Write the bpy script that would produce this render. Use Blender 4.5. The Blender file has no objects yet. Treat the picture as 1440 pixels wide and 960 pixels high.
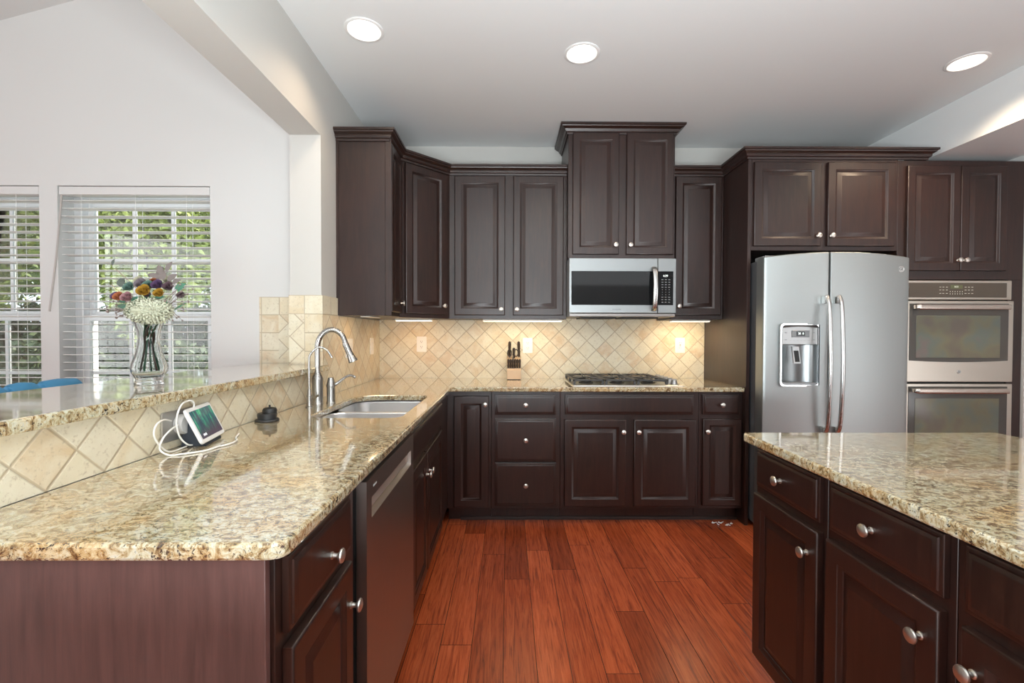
import bpy, bmesh, math, random
from mathutils import Matrix, Vector
random.seed(7)
S = bpy.context.scene
COL = S.collection
PI = math.pi

# ------------------------------------------------------------------ camera, world, light
cd = bpy.data.cameras.new('camera'); cam = bpy.data.objects.new('camera', cd); COL.objects.link(cam)
cd.sensor_width = 36; cd.lens = 650.65 / 1440 * 36; cd.clip_start = .02; cd.clip_end = 200
_r = Vector((0.99996521, -0.00795789, 0.00249964)).normalized()
_u = Vector((-0.00236553, 0.01681862, 0.99985576)).normalized()
_f = Vector((0.00799879, 0.99982689, -0.01679921)).normalized()
cam.matrix_world = Matrix(((_r.x, _u.x, -_f.x, 0), (_r.y, _u.y, -_f.y, 0), (_r.z, _u.z, -_f.z, 1.265), (0, 0, 0, 1)))
S.camera = cam
S.view_settings.view_transform = 'Standard'; S.view_settings.look = 'None'
S.view_settings.gamma = 1; S.view_settings.use_curve_mapping = False
S.view_settings.exposure = 0.24
w = bpy.data.worlds.new('sky'); S.world = w; w.use_nodes = True
_bg = w.node_tree.nodes['Background']; _bg.inputs[0].default_value = (.80, .90, 1.0, 1); _bg.inputs[1].default_value = 2.4
S.cycles.max_bounces = 8; S.cycles.diffuse_bounces = 4; S.cycles.glossy_bounces = 4
S.cycles.transmission_bounces = 6; S.cycles.transparent_max_bounces = 12
S.cycles.caustics_reflective = False; S.cycles.caustics_refractive = False
S.cycles.sample_clamp_indirect = 6

def light(name, kind, loc, energy, color, direction=None, **k):
    l = bpy.data.lights.new(name, kind); l.energy = energy; l.color = color
    for a, b in k.items(): setattr(l, a, b)
    o = bpy.data.objects.new(name, l); COL.objects.link(o); o.location = loc
    if direction is not None: o.rotation_euler = Vector(direction).to_track_quat('-Z', 'Y').to_euler()
    return o
light('sun', 'SUN', (4, 9, 8), 9.0, (1, .92, .80), (-.45, -.60, -.70), angle=.02)
light('fill_family_room', 'AREA', (-4.9, -.4, 1.9), 165, (.96, .985, 1), (1, .18, -.02), shape='RECTANGLE', size=3.8, size_y=2.6)  # added area fill for the interior, with no window behind it
light('fill_right_side', 'AREA', (4.9, -.9, 1.3), 62, (.94, .975, 1), (-1, .2, .2), shape='RECTANGLE', size=3.2, size_y=2.)  # added side fill from out of view, without a window
light('fill_upward', 'AREA', (.2, -.6, 1.0), 172, (.88, .965, 1), (.05, .20, 1), shape='RECTANGLE', size=1.8, size_y=.9)  # added upward-facing fill to brighten the ceiling, unseen behind the camera
light('fill_from_ceiling', 'AREA', (.6, -1.4, 2.70), 44, (.94, .975, 1), (0, .6, -1), shape='RECTANGLE', size=4.2, size_y=2.0)  # added general fill panel under the ceiling, no fixture there

# ------------------------------------------------------------------ node helpers
class NT:
    def __init__(s, name):
        s.m = bpy.data.materials.new(name); s.m.use_nodes = True; s.t = s.m.node_tree
        s.b = s.t.nodes['Principled BSDF']; s.out = s.t.nodes['Material Output']
    def n(s, typ, ins=None, **at):
        x = s.t.nodes.new(typ)
        for a, b in at.items(): setattr(x, a, b)
        for k, v in (ins or {}).items():
            if isinstance(v, bpy.types.NodeSocket): s.t.links.new(v, x.inputs[k])
            else: x.inputs[k].default_value = v
        return x
    def math(s, op, a, b=None, c=None):
        i = {0: a}
        if b is not None: i[1] = b
        if c is not None: i[2] = c
        return s.n('ShaderNodeMath', i, operation=op).outputs[0]
    def set(s, **k):
        for a, v in k.items():
            a = {'color': 'Base Color', 'rough': 'Roughness', 'metal': 'Metallic', 'coat': 'Coat Weight', 'coatr': 'Coat Roughness', 'normal': 'Normal',
                 'ec': 'Emission Color', 'es': 'Emission Strength', 'trans': 'Transmission Weight', 'ior': 'IOR', 'spec': 'Specular IOR Level', 'alpha': 'Alpha', 'aniso': 'Anisotropic', 'sss': 'Subsurface Weight'}[a]
            if isinstance(v, bpy.types.NodeSocket): s.t.links.new(v, s.b.inputs[a])
            else: s.b.inputs[a].default_value = (*v, 1) if isinstance(v, tuple) and len(v) == 3 else v
        return s
    def coord(s, scale=(1, 1, 1), rot=(0, 0, 0), world=True):
        if world:
            c = s.n('ShaderNodeNewGeometry').outputs['Position']
        else:
            c = s.n('ShaderNodeTexCoord').outputs['Object']
        return s.n('ShaderNodeMapping', {'Vector': c, 'Scale': scale, 'Rotation': rot}).outputs[0]
    def noise(s, vec, scale, detail=4, rough=.55, dist=0):
        return s.n('ShaderNodeTexNoise', {'Vector': vec, 'Scale': scale, 'Detail': detail, 'Roughness': rough, 'Distortion': dist})
    def ramp(s, fac, stops):
        r = s.n('ShaderNodeValToRGB', {0: fac}); e = r.color_ramp.elements
        while len(e) < len(stops): e.new(.5)
        for el, (p, c) in zip(e, stops): el.position = p; el.color = (*c, 1) if len(c) == 3 else c
        return r.outputs[0]
    def mix(s, f, a, b, mode='MIX'):
        x = s.n('ShaderNodeMix', data_type='RGBA', blend_type=mode)
        for i, v in ((0, f), (6, a), (7, b)):
            if isinstance(v, bpy.types.NodeSocket): s.t.links.new(v, x.inputs[i])
            else: x.inputs[i].default_value = (*v, 1) if isinstance(v, tuple) and len(v) == 3 else v
        return x.outputs[2]
    def bump(s, h, strength=.3, dist=.002):
        return s.n('ShaderNodeBump', {'Height': h, 'Strength': strength, 'Distance': dist}).outputs[0]

def simple(name, color, rough=.5, metal=0, **k):
    t = NT(name); t.set(color=color, rough=rough, metal=metal, **k); return t.m

def paint(name, col, rough=.6):
    t = NT(name); n = t.noise(t.coord(), 350, 2)
    t.set(color=col, rough=rough, normal=t.bump(n.outputs[0], .05, .001)); return t.m

def cabinet_wood(name, grain='Z'):
    t = NT(name)
    sc = {'Z': (9, 9, .9), 'X': (.9, 9, 9), 'Y': (9, .9, 9)}[grain]
    n = t.noise(t.coord(sc), 6, 6, .6, .6); n2 = t.noise(t.coord(), 2.2, 3)
    c = t.ramp(n.outputs[0], [(.28, (.009, .0042, .0031)), (.5, (.020, .0088, .0062)), (.75, (.038, .0158, .0102))])
    c = t.mix(t.ramp(n2.outputs[0], [(.35, (0, 0, 0)), (.7, (.55, .55, .55))]), c, (.030, .0088, .0065))
    r = t.n('ShaderNodeMapRange', {'Value': n2.outputs[0], 3: .32, 4: .46}).outputs[0]
    t.set(color=c, rough=r, coat=.30, coatr=.30, normal=t.bump(n.outputs[0], .06, .001)); return t.m
WOOD = cabinet_wood('espresso_wood'); WOODX = cabinet_wood('espresso_wood_horizontal', 'X'); WOODY = cabinet_wood('espresso_wood_lengthwise', 'Y')
t_ = NT('plain_panel_wood_lit'); _n = t_.noise(t_.coord((11, 11, .8)), 5, 6, .6, .5)  # reddish-brown panel, lightened further: frontal flash light put into the colour
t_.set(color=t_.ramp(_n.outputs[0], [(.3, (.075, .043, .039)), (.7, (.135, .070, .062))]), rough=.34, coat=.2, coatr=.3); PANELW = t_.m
INTERIOR = simple('dark_recess', (.004, .003, .003), .6)

def granite():
    t = NT('gold_granite')
    co = t.coord((1, 1.25, 1), (0, 0, .35))
    big = t.noise(co, 5.5, 4, .6, 1.2); mid = t.noise(co, 46, 5, .72, .9); fine = t.noise(t.coord(), 165, 4, .7, .4)
    vor = t.n('ShaderNodeTexVoronoi', {'Vector': t.noise(co, 20, 3).outputs[1], 'Scale': 26.0})
    c = t.ramp(mid.outputs[0], [(.30, (.035, .022, .014)), (.37, (.16, .095, .045)), (.44, (.36, .25, .12)), (.51, (.52, .44, .28)), (.59, (.62, .58, .44)), (.72, (.48, .49, .45))])
    warm = t.ramp(big.outputs[0], [(.36, (1.0, .80, .56)), (.48, (1, .98, .94)), (.64, (.92, 1.0, 1.03))])
    c = t.mix(.8, c, warm, 'MULTIPLY')
    c = t.mix(t.ramp(fine.outputs[0], [(.37, (.9, .9, .9)), (.42, (0, 0, 0))]), c, (.05, .035, .024))
    c = t.mix(t.ramp(fine.outputs[0], [(.60, (0, 0, 0)), (.66, (.6, .6, .6))]), c, (.70, .65, .50))
    n3 = t.noise(co, 58, 4, .65, 1.8); clus = t.noise(co, 12, 2, .5, .5)
    dk = t.math('ADD', n3.outputs[0], t.math('MULTIPLY', t.math('SUBTRACT', clus.outputs[0], .5), .35))
    c = t.mix(t.ramp(dk, [(.345, (.95, .95, .95)), (.385, (0, 0, 0))]), c, (.022, .021, .021))
    t.set(color=c, rough=.09, spec=.7, coat=1.0, coatr=.05); t.b.inputs['Coat IOR'].default_value = 1.72; return t.m
GRAN = granite()

def grid_nodes(t, u, v, su, sv, stagger=False):
    """returns cell colour noise, distance to the nearest edge in metres"""
    v2 = t.math('DIVIDE', v, sv); rv = t.math('FLOOR', v2)
    if stagger:
        off = t.n('ShaderNodeTexWhiteNoise', {'W': rv}, noise_dimensions='1D').outputs[0]
        u = t.math('ADD', u, t.math('MULTIPLY', off, su * 3.0))
    u2 = t.math('DIVIDE', u, su); ru = t.math('FLOOR', u2)
    cell = t.n('ShaderNodeCombineXYZ', {0: ru, 1: rv}).outputs[0]
    wn = t.n('ShaderNodeTexWhiteNoise', {'Vector': cell}, noise_dimensions='3D')
    fu = t.math('FRACT', u2); fv = t.math('FRACT', v2)
    du = t.math('MULTIPLY', t.math('MINIMUM', fu, t.math('SUBTRACT', 1.0, fu)), su)
    dv = t.math('MULTIPLY', t.math('MINIMUM', fv, t.math('SUBTRACT', 1.0, fv)), sv)
    return wn, t.math('MINIMUM', du, dv)

def travertine(name, axis, diag=True, offx=0., offz=0., size=.1045):
    t = NT(name); g = t.n('ShaderNodeNewGeometry').outputs['Position']
    s = t.n('ShaderNodeSeparateXYZ', {0: g})
    a = t.math('SUBTRACT', s.outputs[axis], offx); z = t.math('SUBTRACT', s.outputs[2], offz)
    if diag:
        k = .70710678
        u = t.math('MULTIPLY', t.math('ADD', a, z), k); v = t.math('MULTIPLY', t.math('SUBTRACT', z, a), k)
    else: u, v = a, z
    wn, d = grid_nodes(t, u, v, size, size)
    co = t.n('ShaderNodeVectorMath', {0: g, 1: wn.outputs[1]}, operation='ADD').outputs[0]
    cloud = t.noise(co, 9, 5, .6, .8); pit = t.noise(co, 75, 5, .75, 0)
    base = t.ramp(wn.outputs[0], [(0, (.60, .46, .29)), (.25, (.66, .55, .37)), (.55, (.70, .62, .45)), (.8, (.67, .63, .50)), (1, (.62, .46, .29))])
    c = t.mix(t.ramp(cloud.outputs[0], [(.38, (0, 0, 0)), (.62, (.75, .75, .75))]), base, (.74, .69, .55))
    pm = t.ramp(pit.outputs[0], [(.34, (.6, .6, .6)), (.45, (0, 0, 0))])
    c = t.mix(pm, c, (.42, .34, .24))
    gm = t.n('ShaderNodeMapRange', {'Value': d, 1: .0016, 2: .0036, 3: 1.0, 4: 0.0}).outputs[0]
    c = t.mix(gm, c, (.49, .41, .29))
    h = t.math('SUBTRACT', t.n('ShaderNodeMapRange', {'Value': d, 1: .001, 2: .005}).outputs[0], t.math('MULTIPLY', t.math('SUBTRACT', 1.0, pit.outputs[0]), .25))
    t.set(color=c, rough=.42, normal=t.bump(h, .5, .003)); return t.m
TILE_X = travertine('travertine_diamonds_back', 0, offx=.035, offz=.914)
TILE_Y = travertine('travertine_diamonds_side', 1, offx=1.32, offz=.914)
TILE_XJ = travertine('travertine_diamonds_jamb', 0, offx=-1.20, offz=1.10)
SQ_X = travertine('travertine_squares_front', 0, False, -1.12, 1.370, .103)
SQ_Y = travertine('travertine_squares_side', 1, False, 2.556, 1.370, .114)

def plank_floor():
    t = NT('cherry_plank_floor'); g = t.n('ShaderNodeNewGeometry').outputs['Position']
    s = t.n('ShaderNodeSeparateXYZ', {0: g})
    wn, d = grid_nodes(t, s.outputs[1], t.math('ADD', s.outputs[0], .017), 1.05, .128, True)
    off = t.n('ShaderNodeVectorMath', {0: g, 1: wn.outputs[1]}, operation='MULTIPLY_ADD'); 
    co0 = t.n('ShaderNodeVectorMath', {0: wn.outputs[1], 1: (7, 7, 7)}, operation='MULTIPLY').outputs[0]
    co = t.n('ShaderNodeVectorMath', {0: g, 1: co0}, operation='ADD').outputs[0]
    t.t.nodes.remove(off)
    gr = t.noise(t.n('ShaderNodeMapping', {'Vector': co, 'Scale': (22, 1.1, 1)}).outputs[0], 3.2, 7, .68, 1.0)
    fl = t.noise(t.n('ShaderNodeMapping', {'Vector': co, 'Scale': (90, 3, 1)}).outputs[0], 2.0, 3, .6, .4)
    c = t.ramp(gr.outputs[0], [(.28, (.12, .022, .010)), (.48, (.33, .062, .020)), (.72, (.46, .105, .034))])
    tone = t.ramp(wn.outputs[0], [(0, (.68, .64, .62)), (.5, (1, 1, 1)), (1, (1.25, 1.32, 1.35))])
    c = t.mix(1.0, c, tone, 'MULTIPLY')
    c = t.mix(t.ramp(fl.outputs[0], [(.32, (.55, .55, .55)), (.46, (0, 0, 0))]), c, (.07, .014, .007))
    gm = t.n('ShaderNodeMapRange', {'Value': d, 1: .0005, 2: .0018, 3: 1.0, 4: 0.0}).outputs[0]
    c = t.mix(gm, c, (.03, .008, .004))
    h = t.math('ADD', t.n('ShaderNodeMapRange', {'Value': d, 1: 0.0, 2: .003}).outputs[0], t.math('MULTIPLY', gr.outputs[0], .3))
    t.set(color=c, rough=.27, normal=t.bump(h, .25, .0015)); return t.m
FLOOR = plank_floor()
WALLP = paint('warm_gray_wall', (.66, .66, .645)); KWALL = paint('kitchen_wall_paint', (.55, .54, .51)); CEIL = paint('ceiling_paint', (.75, .765, .765)); TRIMW = paint('white_trim_paint', (.80, .80, .79), .35)
VINYL = simple('white_vinyl', (.82, .83, .84), .35)

def steel(name, col=(.60, .615, .62), rough=.3, axis='Z', aniso=.4):
    t = NT(name); sc = {'Z': (160, 160, 1.5), 'X': (1.5, 160, 160), 'Y': (160, 1.5, 160)}[axis]
    n = t.noise(t.coord(sc), 2, 2)
    r = t.n('ShaderNodeMapRange', {'Value': n.outputs[0], 3: rough - .04, 4: rough + .06}).outputs[0]
    t.set(color=col, metal=1, rough=r, normal=t.bump(n.outputs[0], .015, .0005)); return t.m
STEEL = steel('brushed_stainless', (.44, .475, .475), .45, 'X'); STEELZ = steel('stainless_handle', (.60, .60, .59), .25, 'Z'); FAUC = steel('faucet_nickel', (.40, .39, .37), .27, 'Z')
OVENSTEEL = steel('warm_stainless', (.60, .55, .48), .33, 'X'); NICKEL = simple('brushed_nickel', (.72, .69, .64), .36, 1)
DWSTEEL = steel('dark_stainless', (.40, .36, .33), .36, 'Z'); SINK = steel('sink_stainless', (.82, .83, .84), .36, 'Y'); MWSTEEL = steel('microwave_stainless', (.31, .33, .335), .38, 'X')
BLACKG = simple('black_glass', (.006, .007, .008), .05, spec=.28); OVGLASS = simple('oven_glass', (.082, .078, .070), .14, spec=.6)
FRSIDE = simple('gray_textured_steel', (.085, .09, .098), .3, coat=.4); BLACKM = simple('black_matte', (.012, .012, .012), .5)
CAST = simple('cast_iron', (.055, .055, .056), .45); WHITEP = simple('white_plastic', (.80, .79, .76), .4); OUTP = simple('outlet_plate_white', (.86, .84, .79), .4)
GRAYP = simple('gray_plastic', (.30, .31, .32), .4); RUBBER = simple('black_rubber', (.018, .019, .021), .42)
DARKP = simple('charcoal_fabric', (.028, .034, .045), .8)
BLUE = simple('blue_velvet', (.05, .24, .44), .6)
def emis(name, c, s): 
    t = NT(name); t.set(color=(.8, .8, .8), ec=c, es=s); return t.m
LAMP = emis('lamp_glow', (1, .95, .87), 5.0); LAMPW = emis('warm_strip_glow', (1, .80, .50), 4.0); TXT = simple('printed_gray_marks', (.42, .43, .42), .5)
LCD = emis('display_digits', (.75, .9, .85), 1.1); TXTD = simple('printed_dark_marks', (.10, .105, .105), .4)
OVTXT = simple('printed_light_marks', (.55, .54, .46), .5); OVLCD = emis('oven_digits', (.45, .5, .2), .35)

def glass_pane():
    t = NT('window_glass'); t.t.nodes.remove(t.b)
    tr = t.n('ShaderNodeBsdfTransparent', {0: (.97, .98, .97, 1)}); gl = t.n('ShaderNodeBsdfGlossy', {'Roughness': .02})
    f = t.n('ShaderNodeFresnel', {0: 1.35}); mx = t.n('ShaderNodeMixShader', {0: f.outputs[0], 1: tr.outputs[0], 2: gl.outputs[0]})
    t.t.links.new(mx.outputs[0], t.out.inputs[0]); return t.m
PANE = glass_pane()
CRYSTAL = simple('vase_glass', (.97, .99, .99), .02, trans=1.0, ior=1.28)

# ------------------------------------------------------------------ object helpers
W = {}
I4 = Matrix.Identity(4)
def tag(o, label, cat=None, group=None, kind=None):
    if label: o['label'] = label
    if cat: o['category'] = cat
    if group: o['group'] = group
    if kind: o['kind'] = kind
    return o
def thing(name, label, cat, loc=(0, 0, 0), rz=0, group=None, tilt=None):
    o = bpy.data.objects.new(name, None); COL.objects.link(o); o.empty_display_size = .1
    m = Matrix.Translation(loc) @ Matrix.Rotation(rz, 4, 'Z')
    if tilt is not None: m = m @ tilt
    o.matrix_world = m; o.matrix_basis = m; W[o] = m
    return tag(o, label, cat, group)
def mk(name, bm, mat, parent=None, T=None, smooth=38, label=None):
    """bm holds coordinates in frame T (the world if None); the object gets its own centre as origin"""
    T = T if T is not None else I4
    bmesh.ops.recalc_face_normals(bm, faces=bm.faces)
    lo = Vector([min(v.co[i] for v in bm.verts) for i in range(3)]); hi = Vector([max(v.co[i] for v in bm.verts) for i in range(3)])
    c = (lo + hi) / 2
    for v in bm.verts: v.co -= c
    if smooth:
        th = math.radians(smooth)
        for f in bm.faces: f.smooth = True
        for e in bm.edges:
            if len(e.link_faces) != 2 or e.calc_face_angle(0) > th: e.smooth = False
    me = bpy.data.meshes.new(name); bm.to_mesh(me); bm.free()
    for m_ in (mat if isinstance(mat, list) else [mat]): me.materials.append(m_)
    o = bpy.data.objects.new(name, me); COL.objects.link(o)
    wm = T @ Matrix.Translation(c); W[o] = wm
    if parent is not None:
        o.parent = parent; o.matrix_parent_inverse = I4.copy(); o.matrix_basis = W[parent].inverted() @ wm
    else: o.matrix_basis = wm
    if label: o['label'] = label
    if smooth:
        wn = o.modifiers.new('weighted_normals', 'WEIGHTED_NORMAL'); wn.keep_sharp = True; wn.weight = 50
    return o
def struct(name, bm, mat, **k):
    o = mk(name, bm, mat, **k); o['kind'] = 'structure'; return o
def nb(): return bmesh.new()
def box(bm, x0, x1, y0, y1, z0, z1, bev=0, seg=1, mi=0):
    vs = [bm.verts.new((x, y, z)) for x in (x0, x1) for y in (y0, y1) for z in (z0, z1)]
    fs = [bm.faces.new([vs[i] for i in q]) for q in ((0, 1, 3, 2), (4, 6, 7, 5), (0, 4, 5, 1), (2, 3, 7, 6), (0, 2, 6, 4), (1, 5, 7, 3))]
    for f in fs: f.material_index = mi
    if bev:
        es = {e for f in fs for e in f.edges}
        bmesh.ops.bevel(bm, geom=list(es), offset=bev, segments=seg, affect='EDGES', profile=.5)
    return bm
def B(*a, **k): return box(nb(), *a, **k)
def loft(bm, rings, closed=True, cap0=True, cap1=True):
    R = [[bm.verts.new(p) for p in r] for r in rings]; n = len(R[0])
    for a, b in zip(R, R[1:]):
        for i in range(n if closed else n - 1):
            j = (i + 1) % n
            try: bm.faces.new((a[i], a[j], b[j], b[i]))
            except ValueError: pass
    if cap0: bm.faces.new(R[0])
    if cap1: bm.faces.new(R[-1])
    return bm
def lathe(bm, prof, origin=(0, 0, 0), axis='Z', seg=20, rot=None):
    """prof: (radius, height) pairs"""
    o = Vector(origin); rings = []
    if rot is None: rot = {'Z': I4, '-Y': Matrix.Rotation(PI / 2, 4, 'X'), 'X': Matrix.Rotation(PI / 2, 4, 'Y'), '-X': Matrix.Rotation(-PI / 2, 4, 'Y')}[axis]
    rot = rot.to_3x3()
    for r, h in prof:
        r = max(r, 1e-4)
        rings.append([o + rot @ Vector((r * math.cos(2 * PI * i / seg), r * math.sin(2 * PI * i / seg), h)) for i in range(seg)])
    return loft(bm, rings)
def tube(bm, pts, r, seg=8, closed=False):
    pts = [Vector(p) for p in pts]; n = len(pts); rr = r if isinstance(r, (list, tuple)) else [r] * n
    tan = [(pts[min(i + 1, n - 1)] - pts[max(i - 1, 0)]).normalized() for i in range(n)]
    if closed: tan = [(pts[(i + 1) % n] - pts[i - 1]).normalized() for i in range(n)]
    up = Vector((0, 0, 1)) if abs(tan[0].z) < .9 else Vector((1, 0, 0))
    nrm = tan[0].cross(up).normalized(); rings = []
    for i in range(n):
        nrm = (nrm - tan[i] * nrm.dot(tan[i])).normalized(); bn = tan[i].cross(nrm)
        rings.append([pts[i] + (nrm * math.cos(2 * PI * k / seg) + bn * math.sin(2 * PI * k / seg)) * rr[i] for k in range(seg)])
    if closed: rings.append(rings[0]); loft(bm, rings, cap0=False, cap1=False); bmesh.ops.remove_doubles(bm, verts=bm.verts, dist=1e-6)
    else: loft(bm, rings)
    return bm
def spline(pts, k=8):
    P = [Vector(p) for p in pts]; P = [2 * P[0] - P[1]] + P + [2 * P[-1] - P[-2]]; out = []
    for i in range(1, len(P) - 2):
        for j in range(k):
            t = j / k; a, b, c, d = P[i - 1:i + 3]
            out.append(.5 * ((2 * b) + (c - a) * t + (2 * a - 5 * b + 4 * c - d) * t * t + (3 * b - a - 3 * c + d) * t ** 3))
    return out + [P[-2]]
def prism(bm, poly, z0, z1):
    return loft(bm, [[(x, y, z) for x, y in poly] for z in (z0, z1)])
def rrect(x0, x1, y0, y1, r, k=5):
    out = []
    for cx, cy, a0 in ((x1 - r, y1 - r, 0), (x0 + r, y1 - r, PI / 2), (x0 + r, y0 + r, PI), (x1 - r, y0 + r, 1.5 * PI)):
        for i in range(k + 1):
            a = a0 + i / k * PI / 2; out.append((cx + r * math.cos(a), cy + r * math.sin(a)))
    return out
def text_bm(s, size, depth=.0006, spacing=1.0):
    cu = bpy.data.curves.new('t', 'FONT'); cu.body = s; cu.size = size; cu.extrude = depth; cu.align_x = 'CENTER'; cu.align_y = 'CENTER'; cu.space_character = spacing
    o = bpy.data.objects.new('t', cu); COL.objects.link(o)
    dg = bpy.context.evaluated_depsgraph_get(); me = bpy.data.meshes.new_from_object(o.evaluated_get(dg))
    bm = nb(); bm.from_mesh(me); bpy.data.objects.remove(o); bpy.data.curves.remove(cu); bpy.data.meshes.remove(me)
    return bm
def xf(bm, M): bmesh.ops.transform(bm, matrix=M, verts=bm.verts); return bm
FACE = Matrix.Rotation(PI / 2, 4, 'X')      # text lying in XY turned to face -Y

# ------------------------------------------------------------------ the room
struct('floor', B(-5, 5, -3, 3.82, -.08, 0), FLOOR, smooth=0)
bm = B(-1.20, 5, 3.69, 3.82, 0, 2.95); struct('wall_back', bm, KWALL, smooth=0)
bm = nb(); box(bm, -1.20, -1.03, 2.56, 3.69, 0, 4.0); box(bm, -1.20, -1.03, -3, 2.56, 2.35, 4.0)
bmesh.ops.remove_doubles(bm, verts=bm.verts, dist=1e-5); struct('wall_left', bm, KWALL, smooth=0)
struct('wall_bar', B(-1.20, -1.03, .80, 2.56, 0, 1.058), WALLP, smooth=0)
CANS = [(-.706, 2.285), (.384, 2.460), (2.480, 2.512)]
bm = nb(); es = []
def _loop(pts):
    v = [bm.verts.new(p) for p in pts]
    for i in range(len(v)): es.append(bm.edges.new((v[i], v[(i + 1) % len(v)])))
    return v
_a = _loop([(-1.03, -3, 2.743), (5, -3, 2.743), (5, 3.69, 2.743), (-1.03, 3.69, 2.743)])
for cx, cy in CANS: _loop([(cx + .079 * math.cos(2 * PI * k / 32), cy + .079 * math.sin(2 * PI * k / 32), 2.743) for k in range(32)])
bmesh.ops.triangle_fill(bm, edges=es, use_beauty=True)
bmesh.ops.delete(bm, geom=[f for f in bm.faces if any((f.calc_center_median().xy - Vector(c)).length < .0785 for c in CANS)], context='FACES_ONLY')
_b = [bm.verts.new((v.co.x, v.co.y, 2.95)) for v in _a]
for i in range(4): bm.faces.new((_a[i], _a[(i + 1) % 4], _b[(i + 1) % 4], _b[i]))
bm.faces.new(_b)
struct('ceiling', bm, CEIL, smooth=0)
struct('ceiling_soffit', B(2.82, 5, -3, 3.69, 2.45, 2.743), CEIL, smooth=0)
struct('wall_right', B(3.40, 5, 3.02, 3.69, 0, 2.45), WALLP, smooth=0)
struct('wall_rear', B(-5, 5, -3.1, -3, 0, 4), WALLP, smooth=0)
struct('unseen_dark_trim', B(-5, 5, -3, -2.97, 0, 1.25, .004), PANELW, smooth=0)  # unseen dark board added so the base cabinets reflect something dark
struct('wall_far_right', B(5, 5.1, -3, 3.82, 0, 2.743), WALLP, smooth=0)
struct('wall_far_left', B(-5.1, -5, -3, 2.86, 0, 3.2), WALLP, smooth=0)
bm = nb()
for x0, x1, z0, z1 in ((-5, -3.57, 0, 4), (-2.705, -2.60, .62, 2.112), (-1.725, -1.20, 0, 4), (-3.57, -1.725, 0, .62), (-3.57, -1.725, 2.112, 4)):
    box(bm, x0, x1, 2.70, 2.86, z0, z1)
struct('wall_family', bm, WALLP, smooth=0)
bm = nb(); loft(bm, [[(-5.1, y, 2.445), (-1.20, y, 3.52), (-1.20, y, 3.64), (-5.1, y, 2.565)] for y in (-3, 2.86)])
struct('ceiling_family', bm, WALLP, smooth=0)

# windows of the family room, recessed in the wall
def window(name, X0, X1, Z0=.62, Z1=2.112):
    fr = nb()
    for a, b, c, d in ((X0, X0 + .05, Z0, Z1), (X1 - .05, X1, Z0, Z1), (X0 + .05, X1 - .05, Z0, Z0 + .05), (X0 + .05, X1 - .05, Z1 - .05, Z1)):
        box(fr, a, b, 2.80, 2.90, c, d, .003)
    root = struct(name, fr, VINYL)
    mid = 1.36
    for nm, z0, z1, y in (('upper_sash', mid - .01, Z1 - .05, 2.85), ('lower_sash', Z0 + .05, mid + .015, 2.815)):
        s_ = nb(); a, b = X0 + .05, X1 - .05; wd = .035
        for q in ((a, a + wd, z0, z1), (b - wd, b, z0, z1), (a + wd, b - wd, z0, z0 + .045), (a + wd, b - wd, z1 - .04, z1)):
            box(s_, q[0], q[1], y - .015, y + .02, q[2], q[3], .003)
        sash = mk(nm, s_, VINYL, root)
        g = nb(); iw = (b - a - 2 * wd) / 3
        for i in (1, 2): box(g, a + wd + iw * i - .009, a + wd + iw * i + .009, y - .004, y + .012, z0 + .04, z1 - .035)
        zm = (z0 + z1) / 2; box(g, a + wd, b - wd, y - .003, y + .011, zm - .009, zm + .009)
        mk('muntin', g, VINYL, sash)
        mk('pane', B(a + wd - .005, b - wd + .005, y + .003, y + .006, z0 + .03, z1 - .03), PANE, sash, smooth=0)
    st = B(X0 - .0, X1 + .0, 2.705, 2.81, Z0 - .0, Z0 + .018, .003); mk('window_sill', st, VINYL, root)
window('window_1', -3.57, -2.705); window('window_2', -2.60, -1.725)

SLAT = simple('blind_slat_white', (.88, .87, .85), .45)
VAL = simple('valance_offwhite', (.66, .655, .64), .5)
def blind(X0, X1, label, wand):
    r = thing('window_blind', label, 'window blind', ((X0 + X1) / 2, 2.735, 2.10), group=None)
    mk('headrail', B(X0, X1, 2.712, 2.765, 2.062, 2.108, .003), SLAT, r)
    mk('valance', B(X0, X1, 2.703, 2.711, 2.062, 2.108, .002), VAL, r)
    z = 2.030; base = None
    while z > .70:
        s_ = nb(); n = 6; ring = []
        for i in range(n + 1):
            t = i / n * 2 - 1; ring.append((t * .025, .0022 * (1 - t * t) - t * .0016))
        top = [(X0 + .004, 2.737 + y, z + h) for y, h in ring]; prof = ring + [(y, h - .0026) for y, h in reversed(ring)]
        loft(s_, [[(x, 2.737 + y, z + h) for y, h in prof] for x in (X0 + .006, X1 - .006)])
        mk('slat', s_, SLAT, r); z -= .0447
    mk('bottom_rail', B(X0 + .006, X1 - .006, 2.712, 2.762, z - .006, z + .012, .003), SLAT, r)
    for k, fx in enumerate((.14, .5, .84)):
        c = nb(); x = X0 + (X1 - X0) * fx
        for y in (2.7105, 2.7635): tube(c, [(x, y, 2.06), (x, y, z)], .0011, 5)
        mk('ladder_cord', c, SLAT, r)
    if wand:
        x = X0 + .03
        mk('tilt_wand', tube(nb(), [(x, 2.69, 2.055), (x - .018, 2.672, 1.70), (x - .045, 2.655, 1.385)], [.0045, .005, .0055], 8), simple('clear_gray_wand', (.50, .46, .43), .3), r)
    return r
blind(-3.565, -2.710, 'white slatted blind in the window at the left edge of the picture', False)
blind(-2.595, -1.730, 'white slatted blind with hanging tilt wand, behind the vase of flowers', True)

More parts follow.
